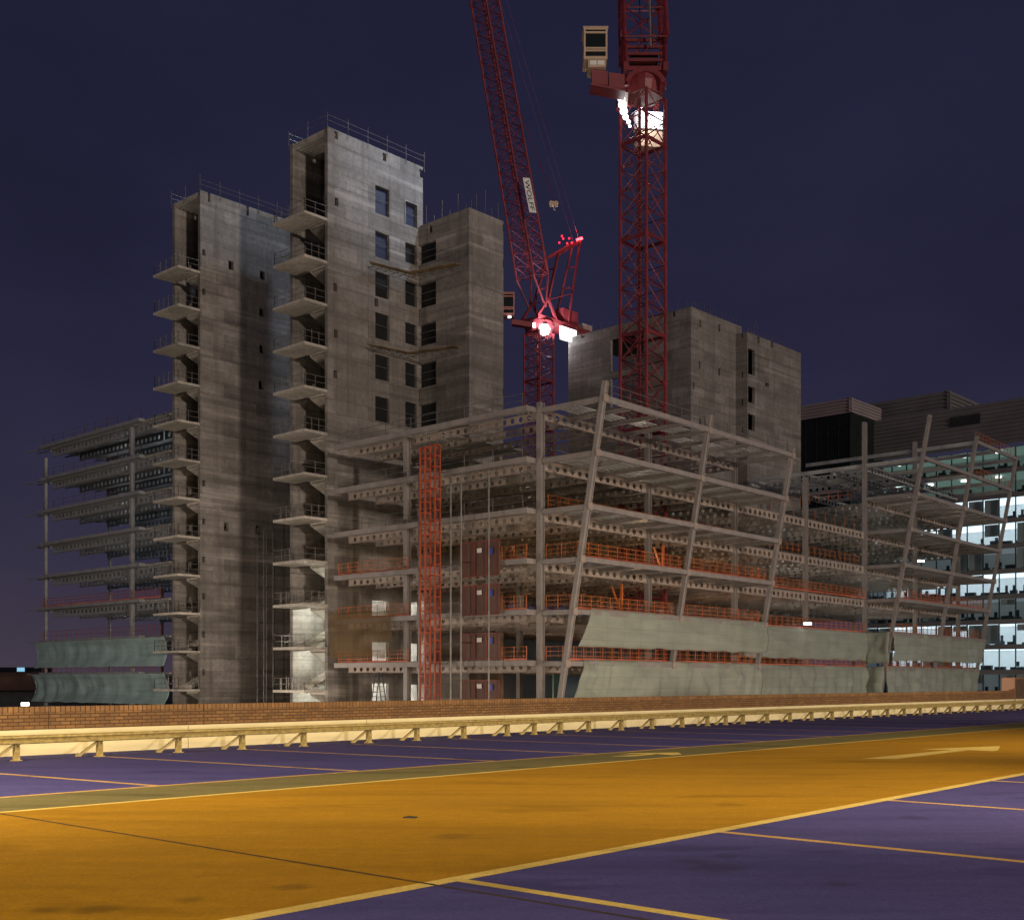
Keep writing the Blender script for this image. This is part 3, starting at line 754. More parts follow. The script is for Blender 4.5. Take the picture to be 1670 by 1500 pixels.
for s0, s1, z0, z1 in ((hh[0] - 0.12, hh[1] + 0.12, hh[3], hh[3] + 0.12), (hh[1], hh[1] + 0.12, hh[2], hh[3]), (hh[0] - 0.12, hh[0], hh[2], hh[3])):
    b.box(K2 + AC * s0 - B * 0.06 + UPZ * z0, AC * (s1 - s0), B * 0.056, (0, 0, z1 - z0))
b.build("window_frame", M['tube'], t2)
for z in (8.9, 5.0, 1.1):                                   # lamps in the lit lower stairs
    add_light("stair_lamp_light", "POINT", K2 + AC * 1.6 + B * 3.2 + V((0, 0, z - 0.6)), 420, (0.94, 1.0, 0.86), 0.12)
    add_light("stair_lamp_light", "POINT", K2 + AC * 7.6 + B * 3.6 + V((0, 0, z - 1.2)), 1300, (0.97, 1.0, 0.92), 0.12)

# joined lift core with the dark corner openings
K2B = V((-4.05, 113.2, 0)); c2top = 46.4
lc = thing("concrete_core", K2B + V((0, 0, GZ)), "concrete lift core joined to the right side of the tallest tower", "core")
nB = V((-0.735, 0.678, 0)); hb = []
for y0, y1 in ((396, 426), (461, 498), (527, 560), (591, 628), (658, 696)): hb.append(px_hole(684, 711, y0, y1 + 2, K2B, (nB.x, nB.y)))
for x, y in ((702, 374),): hb.append(px_hole(x - 3, x + 3, y - 6, y + 6, K2B, (nB.x, nB.y)))
b = MB(); holed_wall(b, K2B, nB, 6.9, GZ, c2top, AC * 0.42, hb); holed_wall(b, K2B + nB * 0.001 + AC * 0.42, AC, 4.3, GZ, c2top, nB * 0.42, [px_hole(815, 819, y - 8, y + 4, K2B, ac2) for y in (373, 431, 505, 640)])
holed_wall(b, K2B + AC * 4.3 + nB * 0.42, nB, 6.5, GZ, c2top, AC * 0.42, [])
b.box(K2B + AC * 0.45 + nB * 0.45 + V((0, 0, c2top - 0.5)), AC * 3.8, nB * 6.4, (0, 0, 0.4))
b.build("core_wall", M['concrete'], lc)
for i, hh in enumerate(hb[:5]):
    b = MB(); b.box(K2B + nB * (hh[0] - 0.1) + AC * 0.33 + UPZ * (hh[2] - 0.1), nB * (hh[1] - hh[0] + 0.2), AC * 0.03, (0, 0, hh[3] - hh[2] + 0.2)); b.build("opening_backing", M['openingdark'], lc)  # added black sheet stands in for the dark behind the opening
    b = MB()
    for zz in (0.3, 0.62): b.tube(K2B + nB * (hh[0] - 0.1) + AC * 0.12 + UPZ * (hh[2] + zz * (hh[3] - hh[2])), K2B + nB * (hh[1] + 0.1) + AC * 0.12 + UPZ * (hh[2] + zz * (hh[3] - hh[2])), 0.03, 5)
    b.build("window_bar", M['tube'], lc)
def rebar(p, q, parent, r_=0.02):
    b = MB(); b.tube(p, q, r_, 4); b.build("rebar", M['timber'], parent)
for k, dx in enumerate((0.5, 1.2, 2.4, 3.3, 4.2)): rebar(K2B + AC * dx + nB * 0.2 + UPZ * c2top, K2B + AC * dx + nB * 0.2 + UPZ * (c2top + 1.0 + 0.7 * (k % 3)), lc)
for k in range(6): rebar(K2B + nB * (0.6 + k * 1.1) + AC * 0.2 + UPZ * c2top, K2B + nB * (0.6 + k * 1.1) + AC * 0.2 + UPZ * (c2top + 0.6 + 1.2 * (k % 2)), lc)

# timber fans across the inner corner
for (x0, x1, y0), lab in (((600, 757, 434), "upper rough timber walkway across the inner corner of the tall tower"), ((598, 755, 567), "lower rough timber walkway across the inner corner of the tall tower")):
    p = K2 + AC * s_at(x0, K2, ac2) - B * 0.7; q = K2B + nB * s_at(x1, K2B, (nB.x, nB.y)) - AC * 0.75
    z = z_at(y0, 113.0)
    tw = thing("timber_walkway", (p + q) / 2 + UPZ * z, lab, "walkway", "timber walkways on the tall tower")
    mid = K2 + AC * 9.3 - B * 1.2
    b = MB()
    for k in range(5):
        o = (AC * -0.16 + B * -0.10) * k
        jit = V((0, 0, 0.05 * random.random()))
        b.bar(p - AC * 0.3 * random.random() + o + UPZ * z + jit, mid + o + UPZ * (z + 0.05) + jit, 0.22, 0.05); b.bar(mid + o + UPZ * (z + 0.08), q + nB * -0.4 * random.random() + o + UPZ * (z + 0.02) + jit, 0.22, 0.05)
    b.build("board", M['timber'], tw)
    b = MB()
    b.tube(p + UPZ * (z - 0.16), mid + UPZ * (z - 0.12), 0.06, 6); b.tube(mid + UPZ * (z - 0.12), q + UPZ * (z - 0.14), 0.06, 6)
    for k in range(6): c = p + (mid - p) * k / 5; b.tube(c + B * 0.7 + UPZ * (z - 0.12), c - B * 0.6 + UPZ * (z - 0.12), 0.04, 5)
    for k in range(6): c = mid + (q - mid) * k / 5; b.tube(c + AC * 0.7 + UPZ * (z - 0.15), c - AC * 0.6 + UPZ * (z - 0.15), 0.04, 5)
    b.build("bearer_tube", M['tube'], tw)

# rear core
K3 = V((24.4, 163.0, 0)); c3top = 52.6
rc = thing("concrete_core", K3 + V((0, 0, GZ)), "broad rear concrete core behind the right crane mast", "core")
b = MB()
h3 = [px_hole(996, 1050, 548, 600, K3, (B.x, B.y)), px_hole(996, 1050, 612, 660, K3, (B.x, B.y)), px_hole(948, 954, 538, 551, K3, (B.x, B.y)), px_hole(1096, 1101, 508, 516, K3, (B.x, B.y))]
holed_wall(b, K3, B, 21.8, GZ, c3top, AC * 0.45, h3)
h3b = [px_hole(x - 1.5, x + 1.5, y - 6, y + 6, K3, ac2) for x, y in ((1139, 526), (1170, 534), (1138, 594), (1170, 606), (1128, 628), (1139, 688))]
holed_wall(b, K3 + AC * 0.45 + B * 0.001, AC, 12.4, GZ, c3top, B * 0.45, h3b)
holed_wall(b, K3 + AC * 12.4 + B * 0.45, B, 21, GZ, c3top, AC * 0.45, [])
b.box(K3 + AC * 0.5 + B * 0.5 + V((0, 0, c3top - 0.6)), AC * 11.9, B * 21, (0, 0, 0.4))
b.build("core_wall", M['concrete'], rc)
K4 = K3 + AC * 11.25 - B * 1.9; c4top = 51.2
h4 = [px_hole(1220, 1231, y0, y1, K4, ac2) for y0, y1 in ((570, 611), (631, 657), (676, 702))]
h4 += [px_hole(x - 2, x + 2, y - 6, y + 5, K4, ac2) for x, y in ((1237, 555), (1259, 563))] + [px_hole(x - 3, x + 3, y - 3, y + 3, K4, ac2) for x, y in ((1251, 628),)]
b = MB(); holed_wall(b, K4, AC, 15.2, GZ, c4top, B * 0.45, h4); holed_wall(b, K4 + B * 0.45, B, 14, GZ, c4top, AC * 0.45, [px_hole(1213, 1216, y - 5, y + 5, K4, (B.x, B.y)) for y in (545, 610, 655, 700)])
holed_wall(b, K4 + AC * 14.75 + B * 0.45, B, 14, GZ, c4top, AC * 0.45, [])
b.box(K4 + AC * 0.5 + B * 0.5 + V((0, 0, c4top - 0.6)), AC * 14.2, B * 13.5, (0, 0, 0.4))
b.build("lower_core_wall", M['concrete'], rc)
for k in range(16): o = K3 + AC * (0.6 + k * 0.75) + B * 0.2; rebar(o + UPZ * c3top, o + UPZ * (c3top + 0.7 + 0.5 * random.random()), rc)
for k in range(18): o = K4 + AC * (0.6 + k * 0.8) + B * 0.2; rebar(o + UPZ * c4top, o + UPZ * (c4top + 0.6 + 0.7 * random.random()), rc)
for k in range(14): o = K3 + B * (0.8 + k * 1.5) + AC * 0.2; rebar(o + UPZ * c3top, o + UPZ * (c3top + 0.8 + 0.8 * random.random()), rc)
o = K4 + AC * 2 + B * 0.3; rebar(o + UPZ * c4top, o + AC * 1.0 + UPZ * (c4top + 2.4), rc); rebar(o + AC * 0.5 + UPZ * c4top, o + AC * 1.5 + UPZ * (c4top + 2.2), rc)

# handrails on the roofs
def roof_rail(pts, z, lab, h=1.25, sp=2.6):
    o = thing("roof_handrail", V3(pts[0], z), lab, "handrail", "scaffold handrails round the tower tops")
    for p, q in zip(pts[:-1], pts[1:]):
        L = (q - p).length; n = max(1, round(L / sp))
        for i in range(n):
            c = p + (q - p) * i / n; b = MB(); b.tube(V3(c, z - 0.5), V3(c, z + h * (1.1 + 0.35 * random.random())), 0.026, 5); b.build("post", M['tube'], o)
    b = MB()
    for p, q in zip(pts[:-1], pts[1:]):
        for k in (0.5, 0.95): b.tube(V3(p, z + h * k), V3(q, z + h * k), 0.022, 5)
    b.build("rail", M['tube'], o); return o
def ring(K, W, D): return [K + AC * W + B * D, K + AC * -0.1 + B * (D + 0.1), K - AC * 0.1 - B * 0.1, K + AC * W - B * 0.1, K + AC * W + B * D]
roof_rail(ring(K2, 12, 5.6), TOPZ, "scaffold tube handrail round the roof of the tallest tower", 1.1)
roof_rail(ring(K1, 12, 5.3), TOPZ, "scaffold tube handrail round the roof of the left stair tower", 1.1)
roof_rail([K2B + nB * 0.2 + AC * 0.2 - AC * 16 + V((0, 0, 0)), K2B + AC * 0.2 - AC * 16 + nB * 0.2], TOPZ, "", 1) if False else None

# scaffold against left tower
sc = thing("scaffold_tower", K1 + AC * 7 - B * 0.8 + V((0, 0, GZ)), "slim tube scaffold standing against the right face of the left stair tower", "scaffold")
b = MB(); s0, s1 = s_at(415, K1, ac2), s_at(430, K1, ac2)
pl = [K1 + AC * s0 - B * 0.5, K1 + AC * s1 - B * 0.5, K1 + AC * s0 - B * 1.7, K1 + AC * s1 - B * 1.7]
for p in pl: b.tube(V3(p, GZ), V3(p, 18.5 - 1.0 * random.random()), 0.05, 5)
b.build("standard_tube", M['tube'], sc)
b = MB()
for k in range(12):
    z = -1 + k * 1.75
    for i, j in ((0, 1), (2, 3), (0, 2), (1, 3)): b.tube(V3(pl[i], z), V3(pl[j], z), 0.035, 5)
b.build("ledger_tube", M['tube'], sc)

# =================================================================== guardrails, nets, hoist
b = MB(); b.box((-0.025, -0.025, 0), (0.05, 0, 0), (0, 0.05, 0), (0, 0, 1.12)); EDGE_POST = b.mesh("post")
ORDN = {7.05: "second floor above the lower netting", 10.95: "third open floor up", 14.8: "fourth open floor up", 18.7: "floor just below the top frame", 3.15: "floor between the two rows of netting", 22.6: "top frame", 26.5: "first bare frame over the right bay", 30.4: "highest bare frame over the right bay"}
def edge_rail(pts, z, lab, dense=True, toe=True, mat='orange', sp=1.25, posts_mat=None, group="guardrails round the open floors"):
    o = thing("guardrail", V3(pts[0], z), lab, "guardrail", group)
    rail, tb = MB(), MB(); pm_ = EDGE_POST.copy(); pm_.materials.append(M[posts_mat or mat])
    for p, q in zip(pts[:-1], pts[1:]):
        p, q = V(p), V(q); L = (q - p).length; n = max(1, round(L / sp))
        rz_ = math.atan2((q - p).y, (q - p).x)
        for i in range(n + 1):
            if i == n and q is not pts[-1] and (V(pts[-1]) - q).length > 0.01: continue
            place(pm_, "post", None, o, V3(p + (q - p) * i / n, z), rz_)
        for h in ((0.38, 0.72, 1.08) if dense else (0.55, 1.08)): rail.bar(V3(p, z + h), V3(q, z + h), 0.034)
        if dense:
            m = n * 2
            for i in range(m): c = p + (q - p) * (i + 0.5) / m; rail.bar(V3(c, z + 0.2), V3(c, z + 1.06), 0.014)
        if toe:
            k = 0; x = 0.0
            while x < L - 0.2:
                l_ = min(2.35, L - x); tb.bar(V3(p + (q - p) * (x / L), z + 0.11 + 0.02 * (k % 2)), V3(p + (q - p) * ((x + l_) / L), z + 0.11 + 0.02 * (k % 2)), 0.035, 0.15); x += l_ + 0.05; k += 1
    rail.build("rail", M[mat], o)
    if toe: tb.build("toe_board", M['redrail'], o)
    return o
def P_line(k0, k1, z, off=0.0): return [F(k0 * BAY + 0.3, vp(z) + off), F(k1 * BAY - 0.3, vp(z) + off)]
for z in (14.8, 10.95, 7.05, 3.15):
    edge_rail(P_line(0, 2, z, 0.45 if z < 14 else 4.2), z, f"orange guardrail along the leaning front, {ORDN[z]}", toe=z < 14)
    if z < 14: edge_rail([F(0.2, vp(z) + 0.5), F(0.2, -0.4)], z, f"short orange guardrail beside the corner column, {ORDN[z]}", toe=False)
for z in (10.95, 7.05, 3.15):
    edge_rail([F(2 * BAY + 0.4, -0.25), F(4 * BAY - 0.4, -0.25)], z, f"red and orange guardrail along the recessed front, {ORDN[z]}")
    edge_rail([F(4 * BAY + 0.3, vp(z) + 0.45), F(6 * BAY - 0.3, vp(z) + 0.45)], z, f"red guardrail along the right-hand leaning bay, {ORDN[z]}")
for z in (14.8,):
    edge_rail([F(2 * BAY + 0.4, 0.5), F(4 * BAY - 0.4, 0.5)], z, "thin orange guardrail along the recessed front, fourth open floor up", dense=False, toe=False)
edge_rail([F(4 * BAY + 0.3, 1.0), F(4 * BAY + 0.3, 12)], 22.6, "orange guardrail on the top deck beside the tall column stub", dense=False, toe=False)
edge_rail([F(5 * BAY + 0.3, vp(30.4) + 0.2), F(6 * BAY - 0.3, vp(30.4) + 0.2)], 30.4, "red guardrail on the highest bare beam at the right", dense=False, toe=False)
edge_rail([F(5 * BAY + 0.3, vp(26.5) + 0.2), F(6 * BAY - 0.3, vp(26.5) + 0.2)], 26.5, "red guardrail on the second highest bare beam at the right", dense=False, toe=False)
for z, n_, m_ in ((22.6, "top", 'tube'), (18.7, "second highest", 'tube'), (14.8, "third highest", 'tube')):
    edge_rail([F(-1.0, 1.0), F(-1.0, 23.2)], z, f"grey tube guardrail along the left facade on its {n_} floor", dense=False, toe=False, mat=m_, sp=3.0, posts_mat='tube')
for z, n_ in ((10.95, "fourth highest"), (7.05, "fifth highest"), (3.15, "lowest visible")):
    edge_rail([F(-1.0, 14.0), F(-1.0, 23.2)], z, f"orange guardrail at the left end of the left facade, {n_} floor", toe=True)
    edge_rail([F(-1.0, 0.6), F(-1.0, 3.2)], z, f"orange guardrail by the corner column on the left facade, {n_} floor", toe=True)
edge_rail([F(2, 0.6), F(2 * BAY, 0.6)], 18.7, "sparse orange and grey guardrail behind the holed beam, second highest floor", dense=False, toe=False, mat='tube', posts_mat='orange', sp=2.4)
edge_rail([F(2 * BAY + 0.4, 0.2), F(4 * BAY, 0.2)], 18.7, "sparse orange posts along the recessed front, second highest floor", dense=False, toe=False, mat='tube', posts_mat='orange', sp=2.4)
edge_rail([F(0.5, vp(22.6) + 0.5), F(2 * BAY, vp(22.6) + 0.5)], 22.6, "thin tube guardrail on the top leaning edge beam", dense=False, toe=False, mat='tube', sp=3.6, posts_mat='tube')
for z, n_ in ((10.5, "upper"), (6.5, "middle"), (2.55, "lower")):
    edge_rail([FL(-0.7, 6.5), FL(-0.7, 33.5)], z, f"dull red guardrail along the dark left block, {n_} row", dense=z > 8, mat='gateframe', toe=z > 8)
for z, n_ in ((30.2, "top"), (26.25, "second"), (22.3, "third")):
    edge_rail([FL(-0.5, 10.8), FL(-0.5, 33.5)], z, f"thin tube guardrail along the dark left block, {n_} floor", dense=False, toe=False, mat='tube', sp=2.4, posts_mat='cranedark')

def net(name, pts, ztop, zbot, lab, seed, mat='net', amp=0.11, bulge=0.14, pinch0=0.0, pinch1=0.0, group="debris nets on the lower floors", sag=0.03):
    """netting hung along a plan polyline, with folds and a slack hem"""
    pts = [V(p) for p in pts]; L = [0.0]
    for p, q in zip(pts[:-1], pts[1:]): L.append(L[-1] + (q - p).length)
    T = L[-1]; nx, nz = max(8, int(T / 0.28)), 16
    def at(s_):
        for i in range(len(pts) - 1):
            if s_ <= L[i + 1] or i == len(pts) - 2:
                f = (s_ - L[i]) / (L[i + 1] - L[i]); d = (pts[i + 1] - pts[i]).normalized()
                return pts[i] + (pts[i + 1] - pts[i]) * f, V((d.y, -d.x, 0))
    me = MB()
    for j in range(nz + 1):
        w_ = j / nz
        for i in range(nx + 1):
            s_ = T * i / nx
            inset = pinch0 * (1 - w_) * max(0, 1 - s_ / 6.0) ; inset1 = pinch1 * w_ * max(0, 1 - (T - s_) / 6.0)
            p, nrm = at(min(T, max(0, s_ + inset - inset1)))
            fold = noise.noise(V((s_ * 0.55 + seed * 7.3, w_ * 0.6, seed))) * amp * 1.3 + noise.noise(V((s_ * 1.7 + w_ * 0.9, w_ * 1.4 + seed, 3.1 * seed))) * amp * 0.45
            fold += noise.noise(V((s_ * 0.35 - w_ * 2.2, w_ * 2.5, seed + 9))) * amp
            if amp >= 0.25: fold += (0.25 - abs(noise.noise(V((s_ * 0.8 + w_ * 1.3 + seed, w_ * 0.9, seed * 2.7))))) * amp * 1.1
            tie = abs(math.sin(s_ * math.pi / 2.4))
            z = ztop + (zbot - ztop) * w_ - sag * tie * (1 - w_) ** 2 + 0.14 * noise.noise(V((s_ * 0.5, seed, 5))) * w_
            off = fold * (0.12 + 0.88 * math.sin(math.pi * min(1, w_ * 0.8 + 0.1))) + bulge * math.sin(math.pi * w_)
            q = p + nrm * max(off, -0.04)
            me.v.append((q.x, q.y, z))
    for j in range(nz):
        for i in range(nx):
            k = j * (nx + 1) + i; me.f.append((k, k + 1, k + nx + 2, k + nx + 1))
    o = me.build(name, M[mat]); tag(o, lab, "net", group)
    for p_ in o.data.polygons: p_.use_smooth = True
    s = o.modifiers.new("thickness", 'SOLIDIFY'); s.thickness = 0.015
    return o
def PN(u, z, off=-0.42): return F(u, vp(z) + off)
net("debris_net", [PN(0.5, 5.4), PN(2 * BAY + 0.2, 5.4)], 7.14, 4.2, "upper grey-green net along the leaning front, left of the recess", 1, pinch0=1.6)
net("debris_net", [PN(0.2, 1.6), PN(2 * BAY + 0.4, 1.6)], 3.24, -1.2, "lower grey-green net along the leaning front, with deep folds", 2, amp=0.4, pinch0=1.9)
net("debris_net", [F(2 * BAY + 0.3, -0.35), F(4 * BAY - 0.2, -0.35)], 7.14, 3.9, "upper grey-green net across the recessed front", 3)
net("debris_net", [F(2 * BAY + 0.3, -0.35), F(4 * BAY - 0.2, -0.35)], 3.24, -1.2, "lower grey-green net across the recessed front", 4, amp=0.3)
net("debris_net", [F(4 * BAY - 0.25, -0.3), F(4 * BAY - 0.3, vp(5.4) - 0.1)], 7.14, 3.6, "short upper net folded into the inner corner at the right", 5, amp=0.4)
net("debris_net", [F(4 * BAY - 0.25, -0.3), F(4 * BAY - 0.3, vp(1.6) - 0.2)], 3.24, -1.2, "short lower net gathered in the inner corner at the right", 6, amp=0.5)
net("debris_net", [PN(4 * BAY, 5.4), PN(6 * BAY + 1.0, 5.4)], 7.14, 3.9, "upper grey-green net on the right-hand leaning bay", 7, pinch1=1.6)
net("debris_net", [PN(4 * BAY, 1.6), PN(6 * BAY + 0.3, 1.6)], 3.24, -1.4, "lower grey-green net on the right-hand leaning bay", 8, amp=0.35, pinch1=0.8)
net("debris_net", [FL(-0.9, 5.6), FL(-1.1, 13.7), FL(-1.0, 35.2), FL(0.5, 37.6)], 6.3, 3.2, "upper teal net round the dark left block", 9, 'nettop', 0.10, 0.45, group="debris nets on the left block")
net("debris_net", [FL(-0.9, 5.6), FL(-1.1, 13.7), FL(-1.2, 35.6), FL(0.8, 38.4)], 2.4, -0.9, "lower teal net round the dark left block", 10, 'nettop', 0.16, 0.6, group="debris nets on the left block")
net("brown_sheet", [F(-1.8, 15.6), F(-1.8, 23.8)], 7.6, 3.6, "torn brown plastic sheet hanging at the left end of the left facade", 11, 'netbrown', 0.4, group=None)
def tnet(lab, pts, z0, z1, seed): net("debris_net", pts, z1, z0, lab, seed, 'nettop', 0.1)

# fine catch nets slung under the top frame
# hoist mast in front of the left facade
hp = F(-3.0, 0) + B * s_at(702, (F(-3, 0).x, F(-3, 0).y), (B.x, B.y))
hz = z_at(731, hp.y)
hm = thing("hoist_mast", V3(hp, GZ), "red twin lattice hoist mast in front of the left facade", "hoist")
def lattice(mb, c0, c1, e1, e2, w0, w1, n, rc_, rb, x=False, sides=(0, 1, 2, 3)):
    c0, c1, e1, e2 = V(c0), V(c1), V(e1), V(e2)
    sg = ((-1, -1), (1, -1), (1, 1), (-1, 1))
    def cor(t, i):
        w_ = w0 + (w1 - w0) * t; a_, b_ = sg[i]; return c0 + (c1 - c0) * t + e1 * (a_ * w_ / 2) + e2 * (b_ * w_ / 2)
    for i in range(4): mb.tube(cor(0, i), cor(1, i), rc_, 6)
    for k in range(n + 1):
        t0 = k / n
        for i in range(4):
            j = (i + 1) % 4
            mb.tube(cor(t0, i), cor(t0, j), rb, 4)
            if k < n:
                t1_ = (k + 1) / n
                if x or (k + i) % 2 == 0: mb.tube(cor(t0, i), cor(t1_, j), rb, 4)
                if x or (k + i) % 2 == 1: mb.tube(cor(t0, j), cor(t1_, i), rb, 4)
H45 = AC
for off in (-0.42, 0.36):
    b = MB(); c = hp + V((off, 0.1 * off, 0)); zt = hz + (0.25 if off > 0 else 0)
    n = int((zt - GZ) / 0.87)
    for sx in (-0.36, 0.36):
        for sy in (-0.36, 0.36): b.bar(V3(c + B * sx * 0.78 + AC * sy * 0.78, GZ), V3(c + B * sx * 0.78 + AC * sy * 0.78, zt), 0.12)
    for k in range(n + 1):
        z = zt - k * 0.87
        q_ = [c + B * sx * 0.28 + AC * sy * 0.28 for sx, sy in ((-1, -1), (1, -1), (1, 1), (-1, 1))]
        for i in range(4): b.bar(V3(q_[i], z), V3(q_[(i + 1) % 4], z), 0.10)
        if k < n: b.tube(V3(q_[2], z), V3(q_[3], z - 0.87), 0.03, 4)
    b.build("mast", M['hoist'], hm)
b = MB()
for zz in (-4, 3, 10.8, 18.5): b.bar(V3(hp, zz), V3(hp + AC * 1.9, zz), 0.1); b.bar(V3(hp + V((0.5, 0, 0)), zz), V3(hp + AC * 1.9, zz), 0.08)
b.build("wall_tie", M['tube'], hm)
# landing gates of the hoist
for i, (x0, x1, y0, y1) in enumerate(((752, 815, 880, 940), (752, 815, 951, 1003), (752, 815, 1030, 1076), (752, 815, 1106, 1150))):
    g0 = F(-1.6, 0); d2 = (B.x, B.y); sa, sb_ = s_at(x1, g0, d2), s_at(x0, g0, d2)
    Ym = (g0 + B * (sa + sb_) / 2).y; zt, zb = z_at(y0 + 3, Ym), z_at(y1, Ym)
    nm = ("topmost", "second from top", "third from top", "lowest")[i]
    g = thing("hoist_gate", F(-1.6, (sa + sb_) / 2, zb), f"red hoist landing gate behind the scaffold poles, {nm} of four", "gate", "red hoist landing gates")
    b = MB(); b.box(F(-1.6, sa, zb), B * (sb_ - sa), A * 0.05, (0, 0, zt - zb)); b.build("gate_panel", M['gate'], g)
    b = MB()
    for f in (0.0, 0.33, 0.62, 1.0): p = F(-1.66, sa + (sb_ - sa) * f, 0); b.bar(V3(p, zb), V3(p, zt + 0.06), 0.09)
    for zz in (zb + 0.05, zt): b.bar(F(-1.66, sa, zz), F(-1.66, sb_, zz), 0.08)
    b.build("gate_frame", M['gateframe'], g)
    b = MB(); p = F(-1.72, sa + (sb_ - sa) * 0.16, zb + 0.6 * (zt - zb)); b.box(p, B * 0.36, A * 0.02, (0, 0, 0.5)); b.build("sign", M['sign_blue'], g)
    b = MB(); p = F(-1.72, sa + (sb_ - sa) * 0.44, zb + 0.68 * (zt - zb)); b.box(p, B * 0.5, A * 0.02, (0, 0, 0.34)); b.build("sign", M['white'], g)
# scaffold poles
sp_ = thing("scaffolding", F(-2.4, 9, GZ), "tall free-standing scaffold poles beside the red hoist mast", "scaffold")
for x, y in ((735, 790), (752, 783), (797, 768), (683, 770)):
    g0 = F(-2.3, 0); s_ = s_at(x, g0, (B.x, B.y)); p = g0 + B * s_
    b = MB(); b.tube(V3(p, GZ), V3(p, z_at(y, p.y)), 0.075, 6); b.build("pole", M['tube'], sp_)
for y in (863, 922, 1050):
    g0 = F(-2.3, 0); p, q = g0 + B * s_at(722, g0, (B.x, B.y)), g0 + B * s_at(754, g0, (B.x, B.y))
    b = MB(); b.tube(V3(p, z_at(y, p.y)), V3(q, z_at(y, q.y)), 0.055, 5); b.build("ledger", M['tube'], sp_)

sl0 = F(-0.5, 0) + B * s_at(614, (F(-0.5, 0).x, F(-0.5, 0).y), (B.x, B.y))
ld_ = thing("step_ladder", V3(sl0, -0.75), "dark step ladder standing before the lowest lit opening on the left facade", "ladder")
for s_ in (-1, 1):
    b = MB(); b.bar(V3(sl0 + B * 0.75 * s_, -0.75), V3(sl0 + B * 0.15 * s_, 2.35), 0.08, 0.06); b.bar(V3(sl0 + B * 0.75 * s_ + A * 0.55, -0.75), V3(sl0 + B * 0.15 * s_ + A * 0.5, 2.35), 0.08, 0.06)
    for k in range(7): f = k / 7; w_ = 0.75 - 0.6 * f; z = -0.6 + 3.0 * f; b.bar(V3(sl0 + B * w_ * s_, z), V3(sl0 + B * w_ * s_ + A * 0.55, z), 0.05)
    b.build("ladder_frame", M['mullion'], ld_)
b = MB(); b.bar(V3(sl0 - B * 0.5, 0.6), V3(sl0 + B * 0.5, 0.6), 0.05); b.bar(V3(sl0 - B * 0.22, 2.3), V3(sl0 + B * 0.22, 2.3), 0.09); b.build("spreader", M['mullion'], ld_)
for (uu, vv, z), lab in (((13.0, 1.6, 7.05), "orange steel prop with a raking brace behind the leaning front just above the netting"), ((19.5, 1.6, 10.95), "orange steel prop with a raking brace on the third open floor up")):
    pr = thing("steel_prop", F(uu, vv, z), lab, "prop", "orange props between the floors")
    b = MB(); b.bar(F(uu, vv, z), F(uu, vv, z + 2.9), 0.2); b.build("upright", M['orange'], pr)
    b = MB(); b.bar(F(uu - 1.5, vv, z + 2.6), F(uu - 0.1, vv, z + 0.5), 0.13); b.build("brace", M['orange'], pr)
    b = MB(); b.box(F(uu - 0.25, vv - 0.2, z + 0.002), A * 0.5, B * 0.4, (0, 0, 0.05)); b.build("base_plate", M['orange'], pr)
# a few bright site lamps
for x, y, Y, lab in ((1317, 1017, 124, "long white site lamp on the guardrail of the recessed front"), (1502, 915, 146, "square white site lamp inside the right-hand leaning bay"), (1480, 1090, 131, "")):
    if not lab: continue
    c = V(((x - CX) / FPX * Y, Y, z_at(y, Y)))
    o = thing("site_lamp", c, lab, "lamp")
    b = MB(); b.box(c + V((-0.45, 0, -0.12)), (0.9, -0.15 * 0, 0), (0, 0.14, 0), (0, 0, 0.28)); b.build("lamp_body", M['tube'], o)
    b = MB(); b.box(c + V((-0.42, -0.03, -0.1)), (0.84, 0, 0), (0, 0.02, 0), (0, 0, 0.24)); b.build("lamp_lens", M['lampwhite'], o)
    add_light("site_lamp_light", "POINT", c + V((0, -0.4, 0)), 12, (0.97, 1, 0.95), 0.1)
for z in (-0.75, 3.15, 7.05, 10.95, 14.8, 18.7):            # unseen lights added on the open floors to brighten the undersides
    for uu, vv, pw in ((5.5, 5, 70), (5.5, 17, 60), (18, 3, 130), (18, 17, 110), (34, 6, 150), (34, 22, 130), (50, 6, 170), (50, 22, 170), (66, 4, 170), (66, 20, 170), (81, 8, 170)):
        add_light("floor_fill_light", "POINT", F(uu, vv, z + 0.7), pw * (0.6 if z > 12 else 1.15), ((1.0, 0.82, 0.66) if z > 12 else (1.0, 0.60, 0.32)) if uu < 40 else (0.86, 0.95, 0.92), 0.25)
for uu in (7, 20, 66, 80):  # further unseen fill lights along the overhang
    add_light("floor_fill_light", "POINT", F(uu, -3.0, 18.7 + 0.4), 90, (1.0, 0.85, 0.7), 0.25)
for z in LLV[:-1]:  # unseen bluish fill lights added inside the left block
    for vv in (10, 20, 29): add_light("floor_fill_light", "POINT", FL(8.0, vv, z - 3.2), 85, (0.78, 0.9, 1.0), 0.25)

# yellow tarpaulin on the left block roof
b = MB(); c = FL(-0.2, 21.8, 30.25); nx = 9
for j in range(4):
    for i in range(nx): b.v.append(tuple(c + B * (i * 0.28 - 1.2) + A * (j * 0.35) + UPZ * (0.75 * math.sin(math.pi * (i + 0.3) / nx) * (0.8 + 0.3 * noise.noise(V((i * 0.7, j, 2)))) if 0 < j < 3 else 0)))
for j in range(3):
    for i in range(nx - 1): k = j * nx + i; b.f.append((k, k + 1, k + nx + 1, k + nx))
tag(b.build("tarpaulin", M['yellow']), "crumpled yellow tarpaulin on the roof edge of the dark left block", "tarpaulin")

